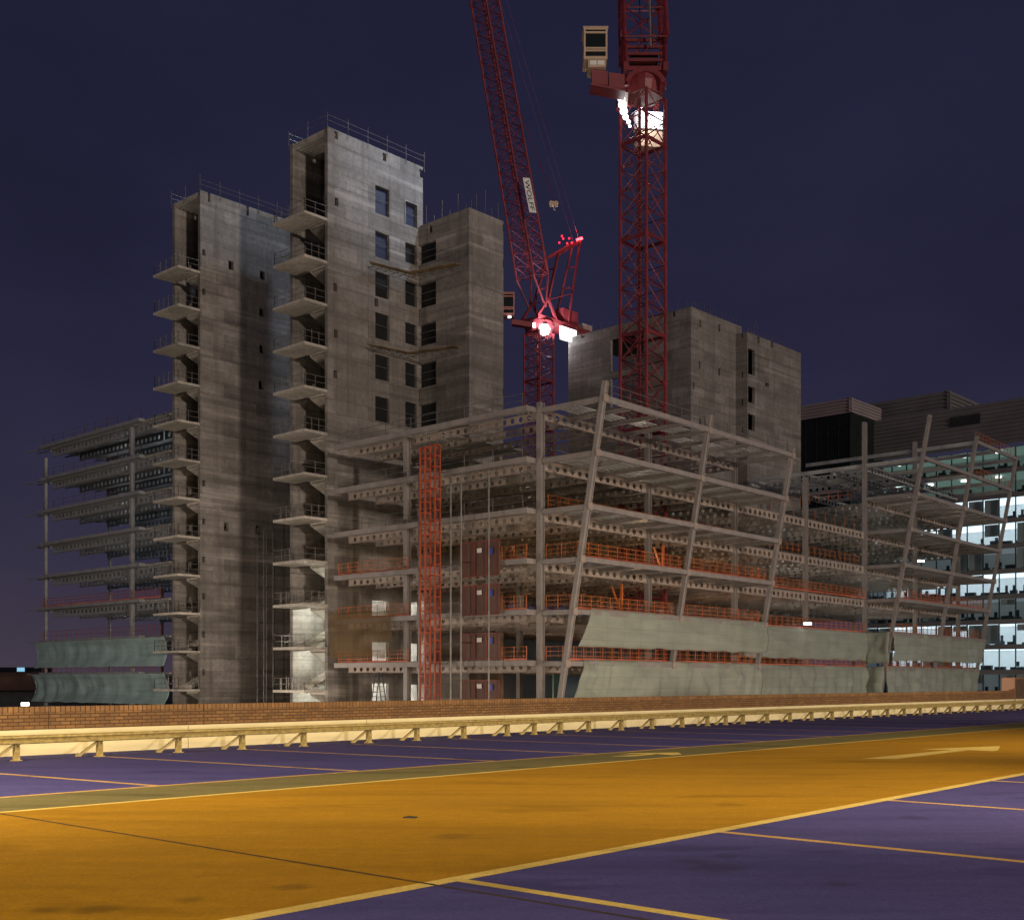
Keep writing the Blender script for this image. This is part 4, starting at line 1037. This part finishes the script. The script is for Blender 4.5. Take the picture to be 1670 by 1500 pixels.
# =================================================================== cranes
def cabin(parent, c, X, Yd, H, mat='cab'):
    """operator cab: framed box with dark glazing on front, side and lower front"""
    ex, ey, ez = V((1, 0, 0)), V((0, 1, 0)), V((0, 0, 1))
    b = MB(); t = 0.16; o = c
    for sx in (0, X - t):
        for sy in (0, Yd - t): b.box(o + ex * sx + ey * sy, ex * t, ey * t, ez * H)
    for z in (0, H * 0.22, H * 0.30, H * 0.82, H - t):
        b.box(o + ex * t + ez * z, ex * (X - 2 * t), ey * t, ez * t); b.box(o + ey * t + ez * z, ex * t, ey * (Yd - 2 * t), ez * t)
        b.box(o + ex * (X - t) + ey * t + ez * z, ex * t, ey * (Yd - 2 * t), ez * t)
    b.box(o + ez * (H - 0.02) + V((-0.08, -0.08, 0)), ex * (X + 0.16), ey * (Yd + 0.16), ez * 0.12)
    b.box(o + ez * -0.1, ex * X, ey * Yd, ez * 0.1); b.box(o + ey * (Yd - 0.1), ex * X, ey * 0.08, ez * H)
    cb = b.build("cab", M[mat], parent)
    g = MB(); g.box(o + ex * 0.1 + ey * 0.08 + ez * 0.1, ex * (X - 0.2), ey * (Yd - 0.3), ez * (H - 0.2)); g.build("cab_window", M['blackglass'], cb)
    return cb

def crane(cx, cy, side, mast_top, label, n_mast):
    c = V((cx, cy, 0)); cr_ = thing("tower_crane", V3(c, GZ), label, "crane", "red luffing tower cranes")
    b = MB(); lattice(b, V3(c, GZ), V3(c, mast_top), AC, B, side, side, n_mast, 0.18, 0.06, True)
    for k in range(0, n_mast, 4):
        z = GZ + (mast_top - GZ) * k / n_mast
        for e in (AC, B):
            for s_ in (-1, 1): o2 = (B if e is AC else AC) * (s_ * side / 2); b.bar(V3(c + o2 - e * side / 2, z), V3(c + o2 + e * side / 2, z), 0.16, 0.3)
    b.build("mast", M['crane'], cr_)
    b = MB()
    for s_ in (-0.22, 0.22): b.tube(V3(c + AC * s_ + B * 0.5, GZ), V3(c + AC * s_ + B * 0.5, mast_top), 0.045, 5)
    for k in range(int((mast_top - GZ) / 0.6)): z = GZ + 0.6 * k; b.tube(V3(c - AC * 0.22 + B * 0.5, z), V3(c + AC * 0.22 + B * 0.5, z), 0.03, 4)
    for k in range(int((mast_top - GZ) / 1.8)):
        z = GZ + 1.8 * k
        for s_ in (-0.4, 0.4): b.tube(V3(c + AC * s_ + B * 0.1, z), V3(c + AC * s_ + B * 0.5, z), 0.025, 4)
    b.build("ladder", M['cranedark'], cr_)
    b = MB(); b.tube(V3(c, mast_top), V3(c, mast_top + 0.9), side * 0.62, 20, side * 0.70)
    b.tube(V3(c, mast_top + 0.9), V3(c, mast_top + 1.5), side * 0.72, 20, side * 0.72); b.build("slewing_ring", M['crane'], cr_)
    return cr_, c
# right crane
cr1, c1 = crane(12.5, 114.2, 3.05, 57.2, "nearer red tower crane at the right, its jib leaving the top of the picture", 30)
zt = 58.7; EX, EY = V((1, 0, 0)), V((0, 1, 0))
b = MB()
for s_ in (-1.85, 1.85):
    b.bar(V3(c1 + EX * s_ - EY * 2.6, zt + 0.3), V3(c1 + EX * s_ + EY * 5.5, zt + 0.3), 0.45, 0.8)
    b.bar(V3(c1 + EX * s_ - EY * 1.9, zt + 0.6), V3(c1 + EX * s_ - EY * 1.2, zt + 4.2), 0.36, 0.4); b.bar(V3(c1 + EX * s_ + EY * 2.0, zt + 0.6), V3(c1 + EX * s_ - EY * 0.9, zt + 4.2), 0.25, 0.3)
for k in range(6): b.bar(V3(c1 - EX * 1.65 + EY * (k * 1.4 - 2.2), zt + 0.2), V3(c1 + EX * 1.65 + EY * (k * 1.4 - 2.2), zt + 0.2), 0.25, 0.4)
for zz, yy in ((1.2, -1.75), (1.9, -1.6), (2.6, -1.5), (3.3, -1.35)): b.bar(V3(c1 - EX * 1.7 + EY * yy, zt + zz), V3(c1 + EX * 1.7 + EY * yy, zt + zz), 0.22, 0.26)
for k in range(14):                                        # arched plate over the slewing ring
    t0, t1 = math.pi * k / 14, math.pi * (k + 1) / 14
    p, q = [V3(c1 + EX * (1.75 * math.cos(t)) - EY * 2.2, zt - 1.4 + 1.5 * math.sin(t)) for t in (t0, t1)]; b.bar(p, q, 0.3, 0.42)
b.build("slewing_platform", M['crane'], cr1)
b = MB(); b.tube(V3(c1 - EX * 1.3 - EY * 0.6, zt + 1.9), V3(c1 + EX * 1.3 - EY * 0.6, zt + 1.9), 0.62, 12); b.build("winch_drum", M['cranedark'], cr1)
b = MB(); jd = V((0, 0.25, 0.968)); jn = EX.cross(jd).normalized(); j0 = V3(c1 - EY * 0.6, zt + 2.6)
lattice(b, j0, j0 + jd * 46, EX, jn, 4.0, 3.0, 14, 0.21, 0.075, True)
b.build("jib", M['crane'], cr1)
b = MB()
for s_ in (-0.4, 0.7): b.tube(V3(c1 - EY * 2.0 + EX * s_, zt + 2.5), V3(c1 - EY * 2.0 + EX * s_, zt + 2.5) + jd * 44, 0.05, 5)
b.build("hoist_rope", M['cranedark'], cr1)
b = MB(); b.tube(V3(c1 - EY * 2.3 + EX * 0.45, zt + 2.2), V3(c1 - EY * 2.1 + EX * 0.3, zt + 12), 0.13, 6); b.build("access_tube", M['tube'], cr1)
cc = V((6.55, 109.0, 58.35)); cabin(cr1, cc, 2.15, 2.3, 2.75)
b = MB(); b.box((6.95, 109.05, 57.55), (1.6, 0, 0), (0, 2.0, 0), (0, 0, 0.68)); b.build('cab_base', M['cab'], cr1)
b = MB(); b.box((7.1, 108.98, 57.72), (0.6, 0, 0), (0, 0.05, 0), (0, 0, 0.38)); b.box((7.8, 108.98, 57.72), (0.6, 0, 0), (0, 0.05, 0), (0, 0, 0.38)); b.build('cab_panel', M['white'], cr1)
b = MB(); b.box((7.2, 109.2, 56.0), (3.3, 1.2, 0), (0, 1.8, 0), (0, 0, 0.18)); b.box((7.3, 109.3, 56.2), (1.5, 0.4, 0), (0, 1.2, 0), (0, 0, 1.3)); b.box((8.9, 109.9, 56.2), (1.5, 0.4, 0), (0, 1.0, 0), (0, 0, 1.3))
b.build("cab_bracket", M['crane'], cr1)
b = MB(); b.box((12.4, 118.0, 54.4), (2.5, 0.4, 0), (-0.2, 1.2, 0), (0, 0, 1.55)); b.build("counterweight", M['cab'], cr1)
b = MB(); b.box((12.3, 117.9, 56.1), (2.6, 0.4, 0), (-0.2, 1.0, 0), (0, 0, 1.7)); f1 = b.build("flood_or_panel", M['white'], cr1)
b = MB(); b.box((12.33, 117.84, 56.15), (2.55, 0.4, 0), (-0.01, 0.04, 0), (0, 0, 1.6)); b.build("flood_or_panel_face", M['flood'], f1)  # glow put on a white panel that is only floodlit
b = MB(); b.box((10.35, 112.9, 55.2), (0.5, 0.2, 0), (0, 0.4, 0), (0.15, 0, 2.0)); f1 = b.build("flood_or_panel", M['white'], cr1)
b = MB()
for lx_, lz_, lr_ in ((10.32, 57.0, 0.24), (10.30, 56.5, 0.34), (10.42, 55.9, 0.38), (10.55, 55.3, 0.36), (10.72, 54.75, 0.27), (11.0, 54.3, 0.2), (11.12, 53.9, 0.14)): b.tube((lx_, 112.85, lz_), (lx_, 112.80, lz_), lr_, 12)
b.build("flood_or_panel_face", M['flood'], f1)
add_light("floodlight_light", "SPOT", (6.0, 110.2, 62.6), 19000, (0.64, 0.79, 1.0), 1.4, (-26, 127, 44), 60, 0.5)
add_light("floodlight_light", "POINT", (12.4, 116.6, 57.6), 1300, (0.95, 0.97, 1.0), 0.3)

# left, farther crane
cr2, c2 = crane(3.92, 175.15, 3.05, 52.4, "farther red tower crane with white sign on its leaning jib and red beacon", 36)
zt = 54.0
b = MB()
for s_ in (-1.5, 1.5):
    b.bar(V3(c2 + B * s_ - AC * 2.0, zt + 0.3), V3(c2 + B * s_ + AC * 10.8, zt + 0.3), 0.4, 0.6)
    b.bar(V3(c2 + B * s_ - AC * 1.8, zt + 0.5), V3(c2 + B * s_ + AC * 0.4, zt + 3.3), 0.3, 0.35); b.bar(V3(c2 + B * s_ + AC * 2.2, zt + 0.5), V3(c2 + B * s_ + AC * 0.4, zt + 3.3), 0.3, 0.35)
for k in range(9): b.bar(V3(c2 - B * 1.6 + AC * (k * 1.5 - 1.8), zt + 0.15), V3(c2 + B * 1.6 + AC * (k * 1.5 - 1.8), zt + 0.15), 0.22, 0.3)
b.box(V3(c2 + AC * 2.3 - B * 1.45, zt - 0.05), AC * 8.2, B * 2.9, (0, 0, 0.1))
b.build("counter_jib", M['crane'], cr2)
b = MB(); b.box(V3(c2 + AC * 4.2 - B * 1.2, zt + 0.65), AC * 3.4, B * 2.4, (0, 0, 2.3)); b.build("machinery_house", M['crane'], cr2)
b = MB(); b.box(V3(c2 + AC * 8.7 - B * 1.3, zt - 1.6), AC * 1.1, B * 2.6, (0, 0, 3.2)); b.box(V3(c2 + AC * 9.9 - B * 1.3, zt - 1.4), AC * 0.9, B * 2.6, (0, 0, 3.0)); b.build("counterweight", simple("grey_weight", (0.42, 0.30, 0.30), 0.7, 0, 0.1, 1), cr2)
ap_ = V3(c2 + AC * 8.6, 68.1)
b = MB()
for s_ in (-1.4, 1.4):
    pts = [V3(c2 + B * s_ + AC * 0.5, zt + 3.2), V3(c2 + B * s_ * 0.8 + AC * 3.0, zt + 10.5), ap_ + B * s_ * 0.5]
    b.bar(pts[0], pts[1], 0.32); b.bar(pts[1], pts[2], 0.4); b.bar(V3(c2 + B * s_ + AC * 5.0, zt + 0.6), ap_ + B * s_ * 0.5, 0.26)
    b.bar(V3(c2 + B * s_ + AC * 0.5, zt + 3.2), V3(c2 + B * s_ * 0.9 + AC * 6.2, zt + 5.5), 0.14)
for f in (0.2, 0.45, 0.7, 0.98):
    p, q = V3(c2 + AC * 5.0, zt + 0.6), ap_; m_ = p + (q - p) * f; wv = B * (1.4 - 0.7 * f); b.bar(m_ - wv, m_ + wv, 0.16)
for f in (0.3, 0.7): p = V3(c2 + AC * 0.5, zt + 3.2); q = V3(c2 + AC * 3.0, zt + 10.5); m_ = p + (q - p) * f; b.bar(m_ - B * 1.3, m_ + B * 1.3, 0.16)
b.build("a_frame", M['crane'], cr2)
b = MB(); b.tube(ap_ + V((0.0, -0.5, 0.15)), ap_ + V((0.9, -0.5, 0.45)), 0.2, 8); bl = b.build("warning_lamp", M['beacon'], cr2)
for dx, dz in ((-0.7, -0.1), (-1.4, -0.2), (-1.1, 0.55), (-2.0, 0.5), (-2.6, -0.1), (-2.2, 0.9)):
    b = MB(); b.cbox(ap_ + V((dx, -0.4, dz - 0.1)), 0.12, 0.12, 0.1); b.build("warning_lamp", M['beaconlow'], cr2)
add_light("beacon_light", "POINT", ap_ + V((0.5, -1.5, 1.0)), 500, (1.0, 0.08, 0.08), 0.2)
# jib
sj = 11.4; jt = V3(c2 - AC * sj, 96.4); j0 = V3(c2 - AC * 0.2, zt + 2.0); jd = (jt - j0).normalized(); jn = B.cross(jd).normalized()
b = MB(); tip = j0 + jd * 60
lattice(b, j0 + jd * 4.5, tip, B, jn, 3.3, 2.5, 30, 0.19, 0.055, True)
for s_ in (-1, 1):
    for t_ in (-1, 1): b.tube(j0 + B * 1.5 * s_ , j0 + jd * 4.5 + B * 1.65 * s_ + jn * 1.65 * t_, 0.15, 6)
b.build("jib", M['crane'], cr2)
b = MB()
for s_ in (-0.6, 0.5): b.tube(ap_ + B * s_, tip + B * s_, 0.018, 4)
b.build("luffing_rope", M['crane'], cr2)
# hook block and its rope
hk = V(((903 - CX) / FPX * 171, 171, z_at(333, 171))); rt = V(((848 - CX) / FPX * 169, 169, z_at(185, 169)))
b = MB(); b.tube(hk + UPZ * 0.4, rt, 0.028, 4); b.tube(hk + V((0.12, 0, 0.4)), V(((845 - CX) / FPX * 169, 169, z_at(165, 169))), 0.022, 4); b.build("hook_rope", M['crane'], cr2)
b = MB(); b.cbox(hk, 0.55, 0.2, 0.34); b.tube(hk + V((-0.35, -0.3, 0.05)), hk + V((-0.35, 0.3, 0.05)), 0.33, 10); b.tube(hk + V((0.35, -0.3, 0.05)), hk + V((0.35, 0.3, 0.05)), 0.33, 10)
b.tube(hk + V((0, 0, -0.3)), hk + V((0, 0, -0.75)), 0.07, 6); b.tube(hk + V((0, 0, -0.75)), hk + V((0.25, 0, -0.9)), 0.07, 6); b.build("hook_block", M['cab'], cr2)
# sign on the jib
sy = 168.0
def pix(x, y, Y): return V(((x - CX) / FPX * Y, Y, z_at(y, Y)))
q0, q1, q3 = pix(852.5, 290, sy), pix(864, 290.7, sy), pix(863.5, 346.5, sy)
ex, ed = (q1 - q0), (q3 - q0)
b = MB(); b.box(q0, ex, V((0, 0.08, 0)), ed); sg = b.build("sign_board", M['white'], cr2)
tcu = bpy.data.curves.new("sign_lettering", 'FONT'); tcu.body = "WOLFF"; tcu.align_x = 'CENTER'; tcu.align_y = 'CENTER'; tcu.size = 1.0; tcu.extrude = 0.01
to = bpy.data.objects.new("tmp_text", tcu); COL.objects.link(to)
bpy.context.view_layer.update()
dg = bpy.context.evaluated_depsgraph_get(); tm = bpy.data.meshes.new_from_object(to.evaluated_get(dg))
bpy.data.objects.remove(to)
xs = [v.co.x for v in tm.vertices]; ys = [v.co.y for v in tm.vertices]
xc, yc, sx_, sy_ = (max(xs) + min(xs)) / 2, (max(ys) + min(ys)) / 2, max(xs) - min(xs), max(ys) - min(ys)
for v in tm.vertices:                                       # read downwards, tops of the letters to the right
    fx, fy = (v.co.x - xc) / sx_, (v.co.y - yc) / sy_
    p = q0 + ex * (0.5 + fy * 0.62) + ed * (0.5 + fx * 0.86); v.co = p + V((0, -0.03 - v.co.z, 0))
place(tm, "sign_lettering", M['black'], sg)
# cab and lamps
cc = V((-1.35, 169.6, 53.6)); cb = cabin(cr2, cc, 1.7, 2.2, 3.0, 'cabredlit')
b = MB(); b.box((0.0, 170.0, 52.3), (2.9, 1.4, 0), (0, 1.2, 0), (0, 0, 0.7)); b.build("cab_bracket", M['crane'], cr2)
b = MB(); b.cbox((-0.35, 169.5, 53.15), 0.22, 0.1, 0.12); b.build("flood_or_panel", M['flood'], cr2)
b = MB(); o = V3(c2 + AC * 2.6 - B * 1.75, zt - 2.2); b.box(o, AC * 3.4, B * -0.35, (0, 0, 1.9)); f2 = b.build("flood_or_panel", M['white'], cr2)
b = MB(); b.box(o - B * 0.36, AC * 3.4, B * -0.05, (0, 0, 1.9)); b.build("flood_or_panel_face", M['flood'], f2)  # glowing face added to a white panel lit by the floods
b = MB(); o = V3(c2 - AC * 0.9 - B * 1.9, zt - 1.9); b.tube(o + UPZ * 0.3, o + V((-0.10, -0.3, 0.28)), 0.85, 14); f2 = b.build("flood_or_panel", M['white'], cr2)
b = MB(); b.tube(o + V((-0.1, -0.32, 0.28)), o + V((-0.12, -0.36, 0.28)), 0.8, 14); b.cbox(o + V((-1.5, -0.3, 0.9)), 0.18, 0.1, 0.35); b.build("flood_or_panel_face", M['flood'], f2)
add_light("floodlight_light", "SPOT", V3(c2 - AC * 1.5 - B * 4.0, zt - 3.0), 8000, (0.9, 0.93, 1.0), 0.4, V3(c2 + AC * 1.5, zt + 4), 100, 0.6)
add_light("floodlight_light", "POINT", V3(c2 + AC * 4.0 - B * 0.2, zt - 2.6), 500, (0.95, 0.95, 1.0), 0.3)

# =================================================================== office building at the right
O0 = V((76.4, 185.0, 0)); AD = V((0.678, 0.735, 0))
def O(t, d, z=0.0): return O0 + B * t + AD * d + V((0, 0, z))
ob = thing("office_building", O(5, 0, GZ), "glass office block with lit floors and dark louvred roof at the right", "building")
T0, T1 = -14.0, 23.5
OLV = [3.15 - 3.9 * 3 + 3.9 * k for k in range(0, 12)]
ceil_mats = [office_ceiling("lit_ceiling", (0.80, 0.90, 1.0), s) for s in (1.5, 0.16)] + [office_ceiling("green_lit_ceiling", (0.60, 1.0, 0.84), 0.12)]
fl_mode = {2: 1, 3: 0, 4: 0, 5: 1, 6: 0, 7: 1, 8: 0, 9: 0, 10: 2, 11: 2}
rnd = random.Random(5)
PW = 2.5
for k, z in enumerate(OLV):
    b = MB(); b.box(O(T0, 0.12, z - 0.4), B * (T1 - T0), AD * 14, (0, 0, 0.4)); b.build("floor_slab", M['wallwhite'], ob)
    b = MB(); b.box(O(T0, -0.05, z - 0.55), B * (T1 - T0), AD * 0.16, (0, 0, 0.75)); b.build("spandrel", M['louvre'], ob)
    if k < 2: continue
    zt_ = z + 3.5
    mode = fl_mode.get(k, 1)
    cm = ceil_mats[mode]
    b = MB()
    b.quad(O(T0 + 0.2, 0.6, zt_ - 0.12), O(T0 + 0.2, 8.4, zt_ - 0.12), O(T1 - 0.2, 8.4, zt_ - 0.12), O(T1 - 0.2, 0.6, zt_ - 0.12)); b.build("ceiling", cm, ob)
    b = MB(); b.box(O(T0, 8.5, z), B * (T1 - T0), AD * 0.2, (0, 0, 3.45)); b.build("back_wall", M['wallwhite'], ob)
    b = MB(); t = T0 + 1
    while t < T1 - 2:
        w_ = rnd.uniform(0.9, 1.8); h_ = rnd.uniform(0.5, 0.95)
        b.box(O(t, rnd.uniform(0.6, 1.6), z + 0.01), B * w_, AD * 0.7, (0, 0, h_))
        if rnd.random() < 0.5: b.box(O(t + 0.2, 1.9, z + 0.7), B * 0.5, AD * 0.06, (0, 0, 0.75))
        if rnd.random() < 0.3: b.box(O(t + 0.6, 2.6, z + 0.01), B * 0.35, AD * 0.3, (0, 0, 1.7))
        t += w_ + rnd.uniform(0.1, 1.2)
    b.build("office_furniture", M['furniture'], ob)["kind"] = "stuff"
    n = int((T1 - T0) / PW)
    for i in range(n):
        t = T0 + i * PW
        b = MB(); b.box(O(t + 0.06, 0.03, z + 0.2), B * (PW - 0.12), AD * 0.03, (0, 0, 3.15)); wn_ = b.build("window", M['pane'], ob)
        b = MB(); b.box(O(t - 0.06, -0.14, z + 0.2), B * 0.12, AD * 0.3, (0, 0, 3.15)); b.build("mullion", M['mullion'], wn_)
        r_ = rnd.random()
        if mode < 2 and r_ < 0.45:
            drop = 3.0 if r_ < 0.25 else rnd.uniform(0.8, 2.0)
            b = MB(); b.box(O(t + 0.12, 0.3, z + 3.3 - drop), B * (PW - 0.24), AD * 0.03, (0, 0, drop)); b.build("blind", M['blind'], wn_)
    if mode == 2:
        for i in range(6):
            b = MB(); c = O(T0 + 5 + i * 5.5, 2.4, zt_ - 0.35); b.cbox(c, 0.4, 0.3, 0.1); b.build("ceiling_lamp", M['lampwhite'], ob)
b = MB(); b.box(O(T0, 14.1, GZ), B * (T1 - T0), AD * 0.4, (0, 0, 50)); b.box(O(T1, 0, GZ), B * 0.3, AD * 14, (0, 0, 49)); b.box(O(T0 - 0.3, 0, GZ), B * 0.3, AD * 14, (0, 0, 49)); b.build("side_wall", M['mullion'], ob)
def louvre(mb, o, d, L, inward, z0, z1, pitch=0.62):
    mb.box(V3(o, z0) + V(inward) * 0.28, V(d) * L, V(inward) * 0.2, (0, 0, z1 - z0))
    z = z0
    while z < z1 - 0.1:
        p = V3(o, z); a_ = V(d) * L
        mb.poly([p, p + a_, p + a_ + V(inward) * 0.25 + UPZ * pitch * 0.85, p + V(inward) * 0.25 + UPZ * pitch * 0.85])
        mb.quad(p, p + V(inward) * 0.25, p + a_ + V(inward) * 0.25, p + a_); z += pitch
b = MB(); louvre(b, O(T0, -0.1), B, T1 - T0, AD, 38.3, 44.8); b.build("louvre_screen", M['louvre'], ob)
b = MB(); b.box(O(T0, 0.2, 44.7), B * (T1 - T0), AD * 13.5, (0, 0, 0.2)); b.build("roof_slab", M['louvre'], ob)
t_ = s_at(1549, O(0, 5), (B.x, B.y)); t2_ = s_at(1411, O(0, 5), (B.x, B.y))
b = MB(); louvre(b, O(t_, 5), B, t2_ - t_ + 4, AD, 44.9, 49.3); louvre(b, O(t_, 5.0) + AD * 0.0, AD, 14, B, 44.9, 49.3); b.box(O(t_ + 0.3, 5.5, 48.9), B * (t2_ - t_ + 3), AD * 13, (0, 0, 0.3)); b.build("plant_screen", M['louvre'], ob)
ts = s_at(1549, O(0, 0), (B.x, B.y)); te = s_at(1600, O(0, 0), (B.x, B.y))
for k in range(4):
    t0_ = te + (ts - te) * k / 4
    b = MB(); b.box(O(t0_ + 0.1, -0.16, 42.0), B * ((ts - te) / 4 - 0.2), AD * 0.05, (0, 0, 1.6)); b.build("vent_opening", M['mullion'], ob)
tw_ = s_at(1425, O(0, 0), (B.x, B.y)); W0 = O(tw_, -8.4)
b = MB(); b.box(V3(W0, 15), B * 26, AD * 12, (0, 0, 29.9)); gw = b.build("glazed_wing", M['blackglass'], ob)
b = MB()
for k in range(0, 14): b.box(V3(W0 + B * (k * 2.0) - AD * 0.06, 15), B * 0.07, AD * 0.05, (0, 0, 29.8))
for k in range(0, 5): b.box(V3(W0 - B * 0.06 + AD * (k * 2.0 + 0.2), 15), AD * 0.07, B * 0.05, (0, 0, 29.8))
b.build("wing_mullion", M['mullion'], gw)
b = MB(); louvre(b, W0 - AD * 0.5 - B * 0.5, B, 27, AD, 44.95, 47.4, 0.5); louvre(b, W0 - AD * 0.5 - B * 0.5, AD, 11, B, 44.95, 47.4, 0.5); b.box(V3(W0 - AD * 0.2 - B * 0.2, 46.9), B * 26, AD * 11, (0, 0, 0.3)); b.build("wing_cap", M['louvrepinklit'], gw)
b = MB(); c = pix(1336, 713, (W0 + B * 7).y - 0.5); b.cbox(c, 0.12, 0.1, 0.1); b.build("indicator_lamp", M['greenled'], gw)

# =================================================================== low buildings at the left
lbld = thing("low_building", (-92, 205, GZ), "low brown flat-roofed building at the far left edge", "building")
b = MB(); b.box((-135, 205, GZ), (58, 0, 0), (0, 20, 0), (0, 0, 10.8)); b.build("wall", M['slab'], lbld)
b = MB(); b.box((-136, 204, 0.0), (60, 0, 0), (0, 22, 0), (0, 0, 3.1)); b.build("fascia", M['brown'], lbld)
b = MB(); b.box((-100, 210, 3.1), (15.5, 0, 0), (0, 10, 0), (0, 0, 0.9)); b.build("roof_hut", M['mullion'], lbld)
b = MB(); b.box((-86.9, 209.9, 3.25), (1.3, 0, 0), (0, 0.1, 0), (0, 0, 0.7)); b.build("window", M['cyan'], lbld)
sl_ = thing("street_lamp", (-73, 180, GZ), "tiny white street lamp just over the brick wall at far left", "lamp")
b = MB(); b.tube((-73.3, 180, GZ), (-73.3, 180, -1.6), 0.1, 6); b.build("lamp_post", M['tube'], sl_)
b = MB(); b.cbox((-73.3, 180, -1.9), 0.5, 0.3, 0.25); b.build("lamp_head", M['lampwhite'], sl_)
